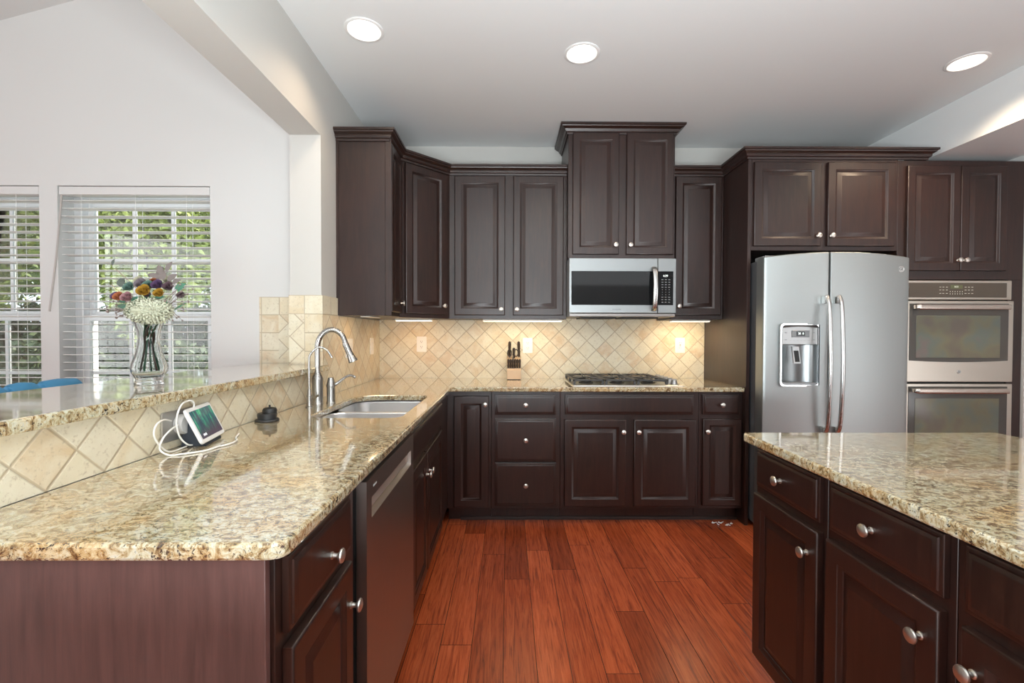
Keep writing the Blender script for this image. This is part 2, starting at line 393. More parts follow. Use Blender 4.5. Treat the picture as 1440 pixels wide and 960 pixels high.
# garden seen through the windows
def leaf_material(name, c1, c2):
    t = NT(name); n = t.noise(t.coord(), 3.0, 3)
    t.set(color=t.ramp(n.outputs[0], [(.3, c1), (.7, c2)]), rough=.6); return t.m
L1 = leaf_material('sunny_leaves', (.17, .24, .04), (.46, .50, .14)); L2 = leaf_material('green_leaves', (.07, .13, .03), (.22, .28, .07)); L3 = leaf_material('hedge_leaves', (.03, .055, .02), (.10, .13, .045))
BARK = simple('bark', (.10, .075, .05), .9)
def foliage(c, rad, n, size):
    vs, fs = [], []; R = random
    while len(fs) < n:
        p = Vector((R.uniform(-1, 1), R.uniform(-1, 1), R.uniform(-1, 1)))
        if not .15 < p.length < 1: continue
        wob = .82 + .18 * math.sin(5 * p.x + 3 * p.z + c[0]) * math.cos(4 * p.y)
        q = Vector((c[0] + p.x * rad[0] * wob, c[1] + p.y * rad[1] * wob, c[2] + p.z * rad[2] * wob))
        a = Vector((R.gauss(0, 1), R.gauss(0, 1), R.gauss(0, 1))).normalized(); b = a.cross(Vector((R.gauss(0, 1), R.gauss(0, 1), R.gauss(0, 1)))).normalized()
        s_ = size * R.uniform(.6, 1.3); k = len(vs)
        vs += [q - a * s_, q + b * s_ * .5, q + a * s_, q - b * s_ * .5]; fs.append((k, k + 1, k + 2, k + 3))
    bm = nb(); V = [bm.verts.new(v) for v in vs]
    for f in fs: bm.faces.new([V[i] for i in f])
    return bm
def tree(x, y, h, r, mat, label, n=9000, size=.085):
    t = thing('garden_tree', label, 'tree', (x, y, -.6), group='trees outside the windows')
    mk('trunk', tube(nb(), [(x, y, -.6), (x + .05, y, h * .35), (x - .04, y + .05, h * .8)], [.16, .12, .05], 8), BARK, t)
    mk('foliage', foliage((x, y, h * .62), (r, r * .8, h * .46), n, size), mat, t, smooth=0)
struct('ground', B(-40, 12, 2.9, 40, -.7, -.6), simple('lawn', (.10, .16, .035), .9), smooth=0)
tree(-11.2, 9.6, 6.2, 1.5, L1, 'yellow-green leafy tree outside, seen through the left window')
tree(-8.9, 11.2, 6.4, 1.6, L2, 'green leafy tree outside, seen through the left part of the window behind the vase')
tree(-6.9, 9.0, 5.6, 1.35, L1, 'yellow-green leafy tree outside, seen behind the vase of flowers')
tree(-5.2, 11.4, 6.2, 1.6, L2, 'green leafy tree outside, seen through the right part of the window behind the vase')
tree(-14.2, 12.5, 7.0, 1.9, L2, 'green leafy tree outside at the far left of the left window')
for x, y, h_, r_, lb in ((-19.5, 17, 8.5, 3.2, 'distant tree behind the others, farthest left outside'), (-13.5, 19, 8.5, 3.2, 'distant tree behind the others, seen through the left window'), (-8.0, 18, 8.5, 3.0, 'distant tree behind the others, seen through the window behind the vase')):
    tree(x, y, h_, r_, L2, lb, 9000, .17)
o = mk('garden_hedge', foliage((-10.5, 13.5, .6), (8.0, .9, 1.9), 16000, .13), L3, smooth=0); tag(o, 'long dark hedge behind the trees outside the windows', 'hedge')
for x, y, r_, lb in ((-9.6, 7.2, 1.5, 'dark green shrub low outside the left window'), (-7.0, 7.0, 1.35, 'dark green shrub outside, low behind the vase base'), (-4.7, 7.2, 1.3, 'dark green shrub low outside, right side of the window behind the vase')):
    o = mk('garden_shrub', foliage((x, y, .35), (r_, .8, .95), 4200, .07), L3, smooth=0); tag(o, lb, 'shrub', 'shrubs outside the windows')

# ------------------------------------------------------------------ tiles
def tiles(name, bm, mat, label): return tag(mk(name, bm, mat, smooth=0), label, 'tiles')
tiles('tile_backsplash', B(-1.02, 1.564, 3.68, 3.69, .914, 1.392), TILE_X, 'cream travertine diamond tile backsplash on the back wall over the counter')
bm = nb(); box(bm, -1.03, -1.02, 2.56, 3.68, .914, 1.367); box(bm, -1.03, -1.02, 2.56, 2.785, 1.367, 1.474, mi=1)
tiles('tile_backsplash', bm, [TILE_Y, SQ_Y], 'warm lit travertine diamond tile on the side wall behind the sink faucet, with switches')
tiles('tile_backsplash', B(-1.03, -1.02, .80, 2.56, .914, 1.058), TILE_Y, 'low strip of large travertine diamonds under the raised granite bar')
bm = nb(); box(bm, -1.205, -1.12, 2.55, 2.56, 1.092, 1.370); box(bm, -1.12, -1.02, 2.55, 2.56, 1.092, 1.370, mi=1); box(bm, -1.205, -1.02, 2.55, 2.56, 1.370, 1.474, mi=1)
tiles('tile_backsplash', bm, [TILE_XJ, SQ_X], 'pale travertine tile facing the camera on the end of the wall above the bar')
bm = nb(); box(bm, -1.33, -1.205, 2.69, 2.70, 1.092, 1.370); box(bm, -1.44, -1.33, 2.69, 2.70, 1.092, 1.370, mi=1); box(bm, -1.44, -1.205, 2.69, 2.70, 1.370, 1.474, mi=1)
tiles('tile_backsplash', bm, [TILE_XJ, SQ_X], 'pale travertine tile panel on the white window wall at the end of the bar')

# ------------------------------------------------------------------ cabinet parts
def offset_poly(poly, d):
    """move a closed CCW polygon inwards by d"""
    n = len(poly); out = []
    for i in range(n):
        p0, p1, p2 = (Vector(poly[i - 1]), Vector(poly[i]), Vector(poly[(i + 1) % n]))
        a = (p1 - p0).normalized(); b = (p2 - p1).normalized(); na = Vector((-a.y, a.x)); nb_ = Vector((-b.y, b.x))
        m = (na + nb_); m = m / max(m.dot(na), .3) if m.length > 1e-6 else na
        out.append(tuple(p1 + m * d))
    return out
def rect_rings(x0, x1, z0, z1, prof):
    return [[(x0 + i, -d, z0 + i), (x1 - i, -d, z0 + i), (x1 - i, -d, z1 - i), (x0 + i, -d, z1 - i)] for i, d in prof]
def door_bm(x0, x1, z0, z1, st=.052):
    return loft(nb(), rect_rings(x0, x1, z0, z1, [(0, .001), (0, .0155), (.003, .0195), (.007, .021), (st - .004, .021), (st - .001, .0175), (st + .006, .0150), (st + .009, .0105), (st + .016, .0105), (st + .034, .0185), (st + .038, .0192)]))
def drawer_bm(x0, x1, z0, z1):
    return loft(nb(), rect_rings(x0, x1, z0, z1, [(0, .001), (0, .0125), (.003, .0145), (.009, .0148), (.011, .018), (.018, .0205), (.022, .0210)]))
def knob_bm(x, z, y=.021):
    return lathe(nb(), [(.0085, -.0005), (.0085, .002), (.0058, .004), (.0052, .012), (.008, .0155), (.0145, .0185), (.0160, .0215), (.0150, .0245), (.009, .0272), (0, .028)], (x, -y, z), '-Y', 18)
def cabinet(name, label, loc, rz, width, depth, z0, z1, fronts, kick=0, group=None, wood=None, body=None, frame=True, cat='cabinet', carcass=True):
    wood = wood or WOOD
    T = Matrix.Translation(loc) @ Matrix.Rotation(rz, 4, 'Z')
    r = thing(name, label, cat, loc, rz, group)
    bm = body or nb()
    if carcass:
        if body is None: box(bm, 0, width, .019, depth, z0 + kick, z1)
        mk('carcass', bm, wood, r, T)
    if frame: mk('face_frame', B(0, width, 0, .019, z0 + kick, z1, .0012), wood, r, T)
    if kick: mk('toe_kick', B(0, width, .075, depth, z0, z0 + kick - .001), WOOD, r, T)
    for f in fronts:
        kind, a, b, c, d = f[:5]
        if kind == 'door': p = mk('door', door_bm(a, b, c, d, f[6] if len(f) > 6 else .052), wood, r, T)
        else: p = mk('drawer_front' if kind == 'drawer' else 'false_front', drawer_bm(a, b, c, d), wood, r, T)
        if len(f) > 5 and f[5]: mk('knob', knob_bm(*f[5]), NICKEL, p, T)
    return r
Q = PI / 2
# --- peninsula run, fronts facing +X; local x runs to the back wall
XF = -.405
cabinet('base_cabinet', 'dark base cabinet nearest the camera on the peninsula, drawer over one door, left of dishwasher', (XF, .80, 0), Q, .405, .612, 0, .883,
        [('drawer', .024, .345, .728, .866, (.205, .780)), ('door', .024, .345, .125, .700, (.325, .600))], .105)
# the end panel that faces the camera
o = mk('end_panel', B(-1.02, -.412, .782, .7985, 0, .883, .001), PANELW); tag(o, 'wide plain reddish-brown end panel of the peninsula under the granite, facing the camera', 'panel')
cabinet('sink_cabinet', 'dark sink base cabinet right after the dishwasher, two doors under a plain front', (XF, 1.842, 0), Q, .92, .60, 0, .883,
        [('false', .02, .88, .728, .866), ('door', .02, .362, .125, .700, (.335, .600)), ('door', .374, .86, .125, .700, (.405, .600))], .105, body=B(0, .92, .019, .60, .105, .66))
o = mk('corner_filler', B(-.43, XF + .001, 2.765, 3.068, .105, .883, .001), WOOD); tag(o, 'narrow dark filler board in the inner corner between the two base runs', 'cabinet filler')
# --- back run, fronts facing -Y
YF = 3.07
cabinet('base_cabinet', 'dark narrow base cabinet with one tall door in the back left corner', (-.404, YF, 0), 0, .292, .60, 0, .883,
        [('door', .044, .276, .112, .852, (.252, .798))], .10, body=B(0, .292, .019, .60, .10, .883))
cabinet('drawer_cabinet', 'dark base cabinet with a stack of three drawers, on the back wall', (-.11, YF, 0), 0, .456, .60, 0, .883,
        [('drawer', .023, .427, .728, .862, (.225, .795)), ('drawer', .023, .429, .418, .702, (.226, .562)), ('drawer', .023, .430, .122, .408, (.227, .262))], .10)
cabinet('cooktop_cabinet', 'wide dark base cabinet under the gas cooktop, two doors below one plain wide front', (.348, YF, 0), 0, .922, .60, 0, .883,
        [('false', .030, .885, .731, .862), ('door', .026, .435, .119, .697, (.414, .617)), ('door', .488, .900, .119, .697, (.515, .617))], .10, body=B(0, .922, .019, .60, .10, .80))
cabinet('base_cabinet', 'dark narrow base cabinet beside the refrigerator, small drawer over one door', (1.272, YF, 0), 0, .292, .60, 0, .883,
        [('drawer', .021, .264, .731, .863, (.145, .797)), ('door', .023, .280, .122, .703, (.048, .620), .045)], .10)
o = mk('shoe_molding', loft(nb(), [[(x, 3.145, 0), (x, 3.127, 0), (x, 3.128, .010), (x, 3.136, .018), (x, 3.145, .019)] for x in (-.32, 1.563)]), WOODX); tag(o, 'thin dark quarter-round molding on the floor along the back base cabinets', 'molding')
# --- upper cabinets
uz0, uz1 = 1.372, 2.438
r = cabinet('wall_cabinet', 'narrow dark upper cabinet at the left end, its blank gray-brown side facing the camera', (-.72, 2.785, 0), Q, .295, .309, uz0, uz1,
        [('door', .018, .285, 1.398, 2.400, (.236, 1.462), .045)], body=B(0, .295, .019, .309, uz0, uz1))
mk('side_trim', B(-1.029, -1.014, 2.779, 2.785, uz0, uz1, .001), WOOD, r); mk('side_trim', B(-.735, -.70, 2.781, 2.785, uz0, uz1, .001), WOOD, r)
# diagonal corner
dg = thing('corner_cabinet', 'dark diagonal corner upper cabinet with one door, in the back left corner', 'cabinet', (-.72, 3.08, 0), PI / 4)
mk('carcass', prism(nb(), [(-1.029, 3.081), (-.735, 3.081), (-.431, 3.385), (-.431, 3.689), (-1.029, 3.689)], uz0, uz1), WOOD, dg)
TD = Matrix.Translation((-.72, 3.08, 0)) @ Matrix.Rotation(PI / 4, 4, 'Z')
mk('face_frame', B(0, .41, 0, .018, uz0, uz1, .001), WOOD, dg, TD)
p = mk('door', door_bm(.035, .375, 1.400, 2.400), WOOD, dg, TD); mk('knob', knob_bm(.345, 1.462), NICKEL, p, TD)
YU = 3.37
cabinet('wall_cabinet', 'wide dark upper cabinet with two doors between the corner cabinet and the tall one', (-.43, YU, 0), 0, .852, .319, uz0, uz1,
        [('door', .040, .405, 1.398, 2.401, (.378, 1.440)), ('door', .464, .828, 1.398, 2.401, (.492, 1.440))])
cabinet('wall_cabinet', 'narrow dark upper cabinet with one door, right of the microwave', (1.180, YU, 0), 0, .384, .319, uz0, uz1,
        [('door', .030, .364, 1.403, 2.403, (.056, 1.468))])
tc = cabinet('tall_wall_cabinet', 'raised dark upper cabinet with crown reaching the ceiling, above the microwave', (.422, 3.29, 0), 0, .756, .399, 1.802, 2.700,
        [('door', .030, .357, 1.828, 2.680, (.333, 1.892)), ('door', .410, .744, 1.828, 2.680, (.437, 1.892))])
# --- refrigerator enclosure
rc = cabinet('refrigerator_cabinet', 'dark cabinet above the refrigerator with two nearly square doors and a tall side panel', (1.589, 3.03, 0), 0, .962, .65, 1.815, 2.438,
        [('door', .010, .448, 1.842, 2.386, (.425, 1.908)), ('door', .491, .932, 1.842, 2.386, (.513, 1.908))])
mk('side_panel', B(1.566, 1.588, 3.03, 3.689, 0, 2.438, .001), WOOD, rc)
oc = cabinet('oven_cabinet', 'tall dark cabinet at the far right that holds the double oven, two doors on top', (2.552, 3.03, 0), 0, .838, .65, 0, 2.405,
        [('door', .050, .400, 1.685, 2.368, (.385, 1.752)), ('door', .404, .708, 1.685, 2.368, (.428, 1.752))], .10, frame=False, carcass=False)
# --- crown moulding
def crown(path, prof):
    P = [Vector(p) for p in path]; rings = []
    for i, p in enumerate(P):
        a = (P[i] - P[i - 1]).normalized() if i else None; b = (P[i + 1] - P[i]).normalized() if i < len(P) - 1 else None
        na = Vector((a.y, -a.x)) if a else None; nb_ = Vector((b.y, -b.x)) if b else None
        if na is None: m = nb_
        elif nb_ is None: m = na
        else: m = (na + nb_); m = m / m.dot(na)
        rings.append([(p.x + m.x * d, p.y + m.y * d, z) for d, z in prof])
    return loft(nb(), rings)
def cprof(z0, z1, o):
    h = z1 - z0
    return [(0, z0), (.008, z0), (.010, z0 + .18 * h), (.018, z0 + .24 * h), (.022, z0 + .36 * h), (.45 * o, z0 + .50 * h), (.80 * o, z0 + .66 * h), (.86 * o, z0 + .76 * h), (o, z0 + .80 * h), (o, z1), (0, z1)]
CR = cprof(2.408, 2.474, .048)
o = mk('crown_molding', crown([(-1.029, 2.784), (-.719, 2.784), (-.719, 3.079), (-.429, 3.369), (.420, 3.369)], CR), WOODX, smooth=25); tag(o, 'dark crown molding stepping around the left upper cabinets and the corner', 'molding')
o = mk('crown_molding', crown([(1.181, 3.369), (1.565, 3.369), (1.565, 3.029), (2.735, 3.029), (2.735, 3.20)], CR), WOODX, smooth=25); tag(o, 'dark crown molding over the refrigerator cabinet and the narrow cabinet beside it', 'molding')
mk('crown_molding', crown([(.421, 3.688), (.421, 3.289), (1.179, 3.289), (1.179, 3.688)], cprof(2.672, 2.738, .058)), WOODX, tc, smooth=25)
# --- island, fronts facing -X; local x runs towards the camera
cabinet('island_cabinet', 'dark island cabinet farthest from the camera, drawer over one door', (.890, 1.636, 0), -Q, .366, .82, 0, .883,
        [('drawer', .021, .350, .735, .864, (.173, .797)), ('door', .010, .350, .130, .706, (.308, .632))], .105)
cabinet('island_cabinet', 'dark island cabinet in the middle of the three in view, wide drawer over one door', (.890, 1.268, 0), -Q, .368, .82, 0, .883,
        [('drawer', .023, .353, .735, .864, (.176, .797)), ('door', .014, .350, .130, .706, (.311, .632))], .105)
cabinet('island_cabinet', 'dark island cabinet nearest the camera, cut by the right edge of the picture', (.890, .898, 0), -Q, .45, .82, 0, .883,
        [('drawer', .026, .424, .735, .864, None), ('door', .024, .225, .130, .706, (.052, .632)), ('door', .231, .424, .130, .706, (.395, .632))], .105)
mk('face_frame', (lambda b: (box(b, 2.552, 3.390, 3.03, 3.049, 1.628, 2.405, .001), box(b, 2.552, 2.588, 3.03, 3.049, .105, 1.628, .001), box(b, 3.294, 3.390, 3.03, 3.049, .105, 1.628, .001), box(b, 2.588, 3.294, 3.03, 3.049, .105, .40, .001), b)[-1])(nb()), WOOD, oc)
mk('carcass', (lambda b: (box(b, 2.554, 3.388, 3.05, 3.68, 1.632, 2.404), box(b, 2.554, 2.60, 3.05, 3.68, .102, 1.632), box(b, 3.354, 3.388, 3.05, 3.68, .102, 1.632), box(b, 2.60, 3.354, 3.05, 3.68, .102, .39), b)[-1])(nb()), WOOD, oc)

# ------------------------------------------------------------------ granite tops
def slab(outer, hole, z0, z1, r=.006):
    bm = nb()
    def ring(p, z): return [bm.verts.new((x, y, z)) for x, y in p]
    def fillcap(loops):
        es = []
        for L in loops:
            for i in range(len(L)):
                e = bm.edges.get((L[i], L[(i + 1) % len(L)])) or bm.edges.new((L[i], L[(i + 1) % len(L)])); es.append(e)
        bmesh.ops.triangle_fill(bm, edges=es, use_beauty=True)
    def wall(poly, s):
        prof = [(r, z0), (r * .3, z0 + r * .3), (0, z0 + r)] + [(0, z1 - r), (r * .3, z1 - r * .3), (r, z1)]
        R = [ring(offset_poly(poly, d * s), z) for d, z in prof]
        for a, b in zip(R, R[1:]):
            for i in range(len(a)): j = (i + 1) % len(a); bm.faces.new((a[i], a[j], b[j], b[i]))
        return R
    A = wall(outer, 1); H = wall(hole, -1) if hole else None
    for k in (0, -1): fillcap([A[k]] + ([H[k]] if H else []))
    return bm
def fillet(poly, rad, k=5):
    out = []; n = len(poly)
    for i in range(n):
        r = rad[i] if isinstance(rad, (list, tuple)) else rad; p0, p, p2 = Vector(poly[i - 1]), Vector(poly[i]), Vector(poly[(i + 1) % n])
        a = (p0 - p).normalized(); b = (p2 - p).normalized()
        if r <= 0: out.append(tuple(p)); continue
        s0 = p + a * r; s1 = p + b * r
        for j in range(k + 1):
            t = j / k; out.append(tuple(s0 * (1 - t) ** 2 + p * 2 * t * (1 - t) + s1 * t * t))
    return out
LP = fillet([(-1.019, .768), (-.373, .768), (-.373, 3.030), (1.562, 3.030), (1.562, 3.679), (-1.019, 3.679)], [0, .035, .04, .012, 0, 0])
SH = fillet([(-.845, 1.925), (-.452, 1.925), (-.452, 2.622), (-.845, 2.622)], [.10, .06, .06, .14], 8)
o = mk('granite_countertop', slab(LP, SH, .884, .914), GRAN, smooth=0); tag(o, 'L-shaped speckled gold granite countertop with the sink and cooktop', 'countertop')
IP = fillet([(.837, .10), (1.757, .10), (1.757, 1.645), (.837, 1.645)], .02)
o = mk('granite_island_top', slab(IP, None, .884, .914), GRAN, smooth=0); tag(o, 'rectangular speckled gold granite top of the island at the lower right', 'countertop')
BP = fillet([(-1.455, .62), (-.985, .62), (-.985, 2.546), (-1.206, 2.546), (-1.206, 2.688), (-1.455, 2.688)], [0, 0, .008, 0, 0, 0])
o = mk('granite_bar_top', slab(BP, None, 1.060, 1.092), GRAN, smooth=0); tag(o, 'raised narrow granite bar top under the vase, reflecting the white wall', 'countertop')

# ------------------------------------------------------------------ sink
sk = thing('kitchen_sink', 'stainless steel undermount double-bowl sink set in the granite', 'sink', (-.65, 2.27, .66))
def bowl(x0, x1, y0, y1, zt, zb):
    R = [(0, zt), (.004, zt - .006), (.008, zb + .05), (.018, zb + .018), (.045, zb), (.10, zb - .002)]
    return loft(nb(), [[(x, y, z) for x, y in rrect(x0 + d, x1 - d, y0 + d, y1 - d, max(.02, .07 - d * .2), 6)] for d, z in R], cap0=False)
sb1 = mk('bowl', bowl(-.86, -.44, 1.915, 2.262, .878, .70), SINK, sk); sb2 = mk('bowl', bowl(-.86, -.44, 2.283, 2.635, .878, .68), SINK, sk)
mk('divider', B(-.838, -.462, 2.258, 2.287, .855, .8785, .006, 3), SINK, sk)
for y, p, z in ((2.09, sb1, .6995), (2.46, sb2, .6795)):
    mk('drain', lathe(nb(), [(.045, -.003), (.045, .001), (.038, .0015), (.034, -.001), (.012, -.001), (0, .001)], (-.65, y, z), seg=20), NICKEL, p)

# faucet
fc = thing('kitchen_faucet', 'tall brushed nickel gooseneck faucet with pull-down spray head', 'faucet', (-.950, 2.31, .914))
fx, fy = -.950, 2.31
mk('base', lathe(nb(), [(.028, 0), (.028, .004), (.0265, .010), (.0255, .018), (.0255, .118), (.027, .124), (.025, .130), (.0165, .150), (.014, .160)], (fx, fy, .914), seg=24), FAUC, fc)
dx, dy = .98, .18
arc = [(fx, fy, 1.07), (fx, fy, 1.12), (fx, fy, 1.17)] + [(fx + dx * .0675 * (1 - math.cos(a)), fy + dy * .0675 * (1 - math.cos(a)), 1.193 + .090 * math.sin(a)) for a in [i * PI / 16 for i in range(0, 16)]]
e = Vector(arc[-1]); d_ = Vector((.036, .006, -.085)).normalized()
mk('spout', tube(nb(), arc, .0128, 14), FAUC, fc)
def cone_along(p, d, prof, seg=18):
    return lathe(nb(), prof, p, rot=d.to_track_quat('Z', 'Y').to_matrix().to_4x4(), seg=seg)
mk('spray_head', cone_along(e, d_, [(.0145, -.004), (.0155, .002), (.0155, .010), (.0165, .055), (.0170, .066), (.0185, .069), (.0225, .090), (.0225, .096), (.017, .097), (0, .0955)]), FAUC, fc)
lv = thing('faucet_lever', 'squat brushed nickel post with curved lever handle, right of the tall faucet', 'faucet lever', (-.897, 2.345, .914))
x, y = -.897, 2.345
mk('post', lathe(nb(), [(.0225, 0), (.0225, .004), (.0205, .008), (.0205, .078), (.0225, .082), (.0225, .088), (.016, .118), (.013, .127), (0, .129)], (x, y, .914), seg=24), FAUC, lv)
mk('lever', tube(nb(), spline([(x + .010, y, .998), (x + .035, y + .012, 1.017), (x + .07, y + .018, 1.043), (x + .095, y + .02, 1.050), (x + .118, y + .02, 1.040)], 6), [.0075 - .0001 * i + (.002 if i > 20 else 0) for i in range(25)], 10), FAUC, lv)
ff = thing('filter_faucet', 'thin chrome water filter faucet with small lever, left of the tall faucet', 'faucet', (-.942, 2.195, .914))
x, y = -.942, 2.195
mk('post', lathe(nb(), [(.017, 0), (.017, .004), (.012, .007), (.0115, .05), (.013, .054), (.010, .060), (.0075, .085), (.0055, .088)], (x, y, .914), seg=18), FAUC, ff)
mk('spout', tube(nb(), spline([(x, y, 1.0), (x, y, 1.12), (x + .006, y, 1.165), (x + .040, y + .01, 1.198), (x + .075, y + .02, 1.185), (x + .098, y + .026, 1.148)], 7), .0048, 10), FAUC, ff)
mk('lever', tube(nb(), [(x + .01, y, .958), (x + .030, y - .004, .962), (x + .046, y - .008, .972)], [.0065, .006, .005], 8), FAUC, ff)
sp = thing('sink_stopper', 'stack of black rubber sink stopper and strainer on the counter under the bar', 'sink stopper', (-.972, 1.850, .914))
mk('lower_disc', lathe(nb(), [(.043, 0), (.045, .004), (.042, .009), (.035, .011), (.036, .030), (.033, .033), (0, .033)], (-.962, 1.850, .914), seg=26), RUBBER, sp)
mk('cap', lathe(nb(), [(.026, .0), (.027, .010), (.024, .018), (.016, .021), (.004, .0215), (.0035, .031), (0, .032)], (-.955, 1.856, .9465), seg=22), BLACKM, sp)

# ------------------------------------------------------------------ dishwasher
dw = thing('dishwasher', 'stainless dishwasher with recessed pocket handle in the peninsula', 'dishwasher', (-.405, 1.224, 0), Q)
TW = W[dw]
XD = .0
bm = nb(); w_ = .604
xs = [0, .045, .559, w_]; zs = [.115, .758, .815, .870]
F = -.030
for i in range(3):
    for j in range(3):
        if i == 1 and j == 1: continue
        v = [bm.verts.new(p) for p in ((xs[i], F, zs[j]), (xs[i + 1], F, zs[j]), (xs[i + 1], F, zs[j + 1]), (xs[i], F, zs[j + 1]))]; bm.faces.new(v)
for q in (((xs[1], F, zs[1]), (xs[2], F, zs[1]), (xs[2], F + .022, zs[1] + .012), (xs[1], F + .022, zs[1] + .012)), ((xs[1], F, zs[2]), (xs[2], F, zs[2]), (xs[2], F + .024, zs[2]), (xs[1], F + .024, zs[2])),
          ((xs[1], F, zs[1]), (xs[1], F, zs[2]), (xs[1], F + .024, zs[2]), (xs[1], F + .022, zs[1] + .012)), ((xs[2], F, zs[1]), (xs[2], F, zs[2]), (xs[2], F + .024, zs[2]), (xs[2], F + .022, zs[1] + .012)),
          ((xs[1], F + .022, zs[1] + .012), (xs[2], F + .022, zs[1] + .012), (xs[2], F + .024, zs[2]), (xs[1], F + .024, zs[2]))):
    bm.faces.new([bm.verts.new(p) for p in q])
for q in (((0, F, zs[0]), (0, F, zs[3]), (0, -.002, zs[3]), (0, -.002, zs[0])), ((w_, F, zs[0]), (w_, F, zs[3]), (w_, -.002, zs[3]), (w_, -.002, zs[0])), ((0, F, zs[3]), (w_, F, zs[3]), (w_, -.002, zs[3]), (0, -.002, zs[3])), ((0, F, zs[0]), (w_, F, zs[0]), (w_, -.002, zs[0]), (0, -.002, zs[0])), ((0, -.002, zs[0]), (w_, -.002, zs[0]), (w_, -.002, zs[3]), (0, -.002, zs[3]))):
    bm.faces.new([bm.verts.new(p) for p in q])
bmesh.ops.remove_doubles(bm, verts=bm.verts, dist=1e-5)
dd = mk('door', bm, DWSTEEL, dw, TW, smooth=20)
mk('pocket_handle', B(xs[1] + .004, xs[2] - .004, F + .012, F + .0205, zs[1] + .014, zs[2] - .006, .002), simple('handle_bright_steel', (.75, .68, .60), .38, .8), dd, TW)
mk('tub', B(.004, .600, .0, .58, .10, .872), BLACKM, dw, TW)
mk('toe_kick', B(.004, .600, .06, .075, .002, .098), BLACKM, dw, TW)
m_ = nb()
for i in range(5): box(m_, .062 + i * .007, .066 + i * .007, F - .0006, F, .838, .844)
mk('printed_marks', m_, TXT, dd, TW, smooth=0)

# ------------------------------------------------------------------ refrigerator
fr = thing('refrigerator', 'large stainless side-by-side refrigerator with water dispenser', 'refrigerator', (2.045, 3.25, 0))
mk('body', B(1.604, 2.488, 2.962, 3.66, .03, 1.735, .006), FRSIDE, fr)
FX0, FX1, FM = 1.588, 2.502, 2.045
def fy_(x): return 2.826 + .046 * ((x - FM) / (FX1 - FM)) ** 2
def ztop(x): return 1.772 - .026 * ((x - FM) / (FX1 - FM)) ** 2
def fdoor(x0, x1, hole=None):
    bm = nb(); n = 16
    xs = sorted(set([round(x0 + (x1 - x0) * i / n, 4) for i in range(n + 1)] + ([hole[0], hole[1]] if hole else []) + [x0 + .004, x0 + .010, x1 - .004, x1 - .010]))
    zs = [.10, .106, .112] + ([hole[2], hole[3]] if hole else []) + [1.0 * 10]
    def P(x, k):
        y = fy_(x)
        e = min(x - x0, x1 - x)
        if e < .012: y += .010 * (1 - math.sqrt(max(0, 1 - ((.012 - e) / .012) ** 2)))
        z = zs[k]
        if k == 0: y += .006
        if z == 10: z = ztop(x) - .005
        return (x, y, z)
    G = [[bm.verts.new(P(x, k)) for k in range(len(zs))] + [bm.verts.new((x, P(x, 2)[1] + .006, ztop(x)))] for x in xs]
    for i in range(len(xs) - 1):
        for k in range(len(G[0]) - 1):
            if hole and xs[i] >= hole[0] - 1e-6 and xs[i + 1] <= hole[1] + 1e-6 and k < len(zs) and zs[k] == hole[2]: continue
            bm.faces.new((G[i][k], G[i + 1][k], G[i + 1][k + 1], G[i][k + 1]))
    yb = 2.955
    Bk = [[bm.verts.new((x, yb, .10)), bm.verts.new((x, yb, ztop(x)))] for x in xs]
    for i in range(len(xs) - 1):
        bm.faces.new((G[i][-1], G[i + 1][-1], Bk[i + 1][1], Bk[i][1])); bm.faces.new((G[i][0], G[i + 1][0], Bk[i + 1][0], Bk[i][0])); bm.faces.new((Bk[i][0], Bk[i + 1][0], Bk[i + 1][1], Bk[i][1]))
    for i in (0, -1): bm.faces.new(G[i] + [Bk[i][1], Bk[i][0]])
    return bm
HX0, HX1, HZ0, HZ1 = 1.684, 1.916, .952, 1.325
fd = mk('freezer_door', fdoor(FX0, 1.9685, (HX0, HX1, HZ0, HZ1)), STEEL, fr, smooth=30)
rd = mk('fridge_door', fdoor(1.9745, FX1), STEEL, fr, smooth=30)
def fhandle(x, par):
    pts = spline([(x, 2.800, 1.500), (x, 2.775, 1.44), (x, 2.762, 1.25), (x, 2.757, 1.08), (x, 2.762, .90), (x, 2.775, .72), (x, 2.800, .655)], 6)
    bm = nb(); rings = []
    for i, p in enumerate(pts):
        t = (pts[min(i + 1, len(pts) - 1)] - pts[max(i - 1, 0)]).normalized(); n = Vector((0, -t.z, t.y)).normalized()
        if n.y > 0: n = -n
        rings.append([p + Vector((math.cos(a) * .0125, 0, 0)) + n * math.sin(a) * .011 for a in [2 * PI * k / 14 for k in range(14)]])
    loft(bm, rings); h = mk('door_handle', bm, STEELZ, par)
    for z in (1.475, .680):
        mk('handle_mount', B(x - .016, x + .016, 2.790, 2.828, z - .022, z + .022, .004, 2), STEELZ, par)
fhandle(1.934, fd); fhandle(2.009, rd)
# dispenser
dp = mk('dispenser_frame', (lambda b: (loft(b, [[(x, y0 + (-.004 if k in (1, 2) else .003), z) for x, z in rrect(HX0 - 0 + d, HX1 + 0 - d, HZ0 + d, HZ1 - d, .022, 6)] for k, (d, y0) in enumerate([(-.010, fy_(1.80)), (-.008, fy_(1.80)), (.002, fy_(1.80)), (.006, fy_(1.80) + .008)])], cap0=False, cap1=False), b)[-1])(nb()), simple('polished_trim', (.78, .79, .80), .18, 1), fd)
ys = fy_(1.80)
bm = nb()
sec = [(HX0 + .0, ys + .004)] + [(1.80 - .112 * math.cos(a), ys + .010 + .062 * math.sin(a)) for a in [i * PI / 14 for i in range(15)]] + [(HX1, ys + .004)]
loft(bm, [[(x, y, z) for x, y in sec] for z in (HZ0 + .002, HZ1 - .002)], closed=False, cap0=False, cap1=False)
mk('dispenser_recess', bm, steel('recess_steel', (.26, .275, .28), .3, 'Z'), fd)
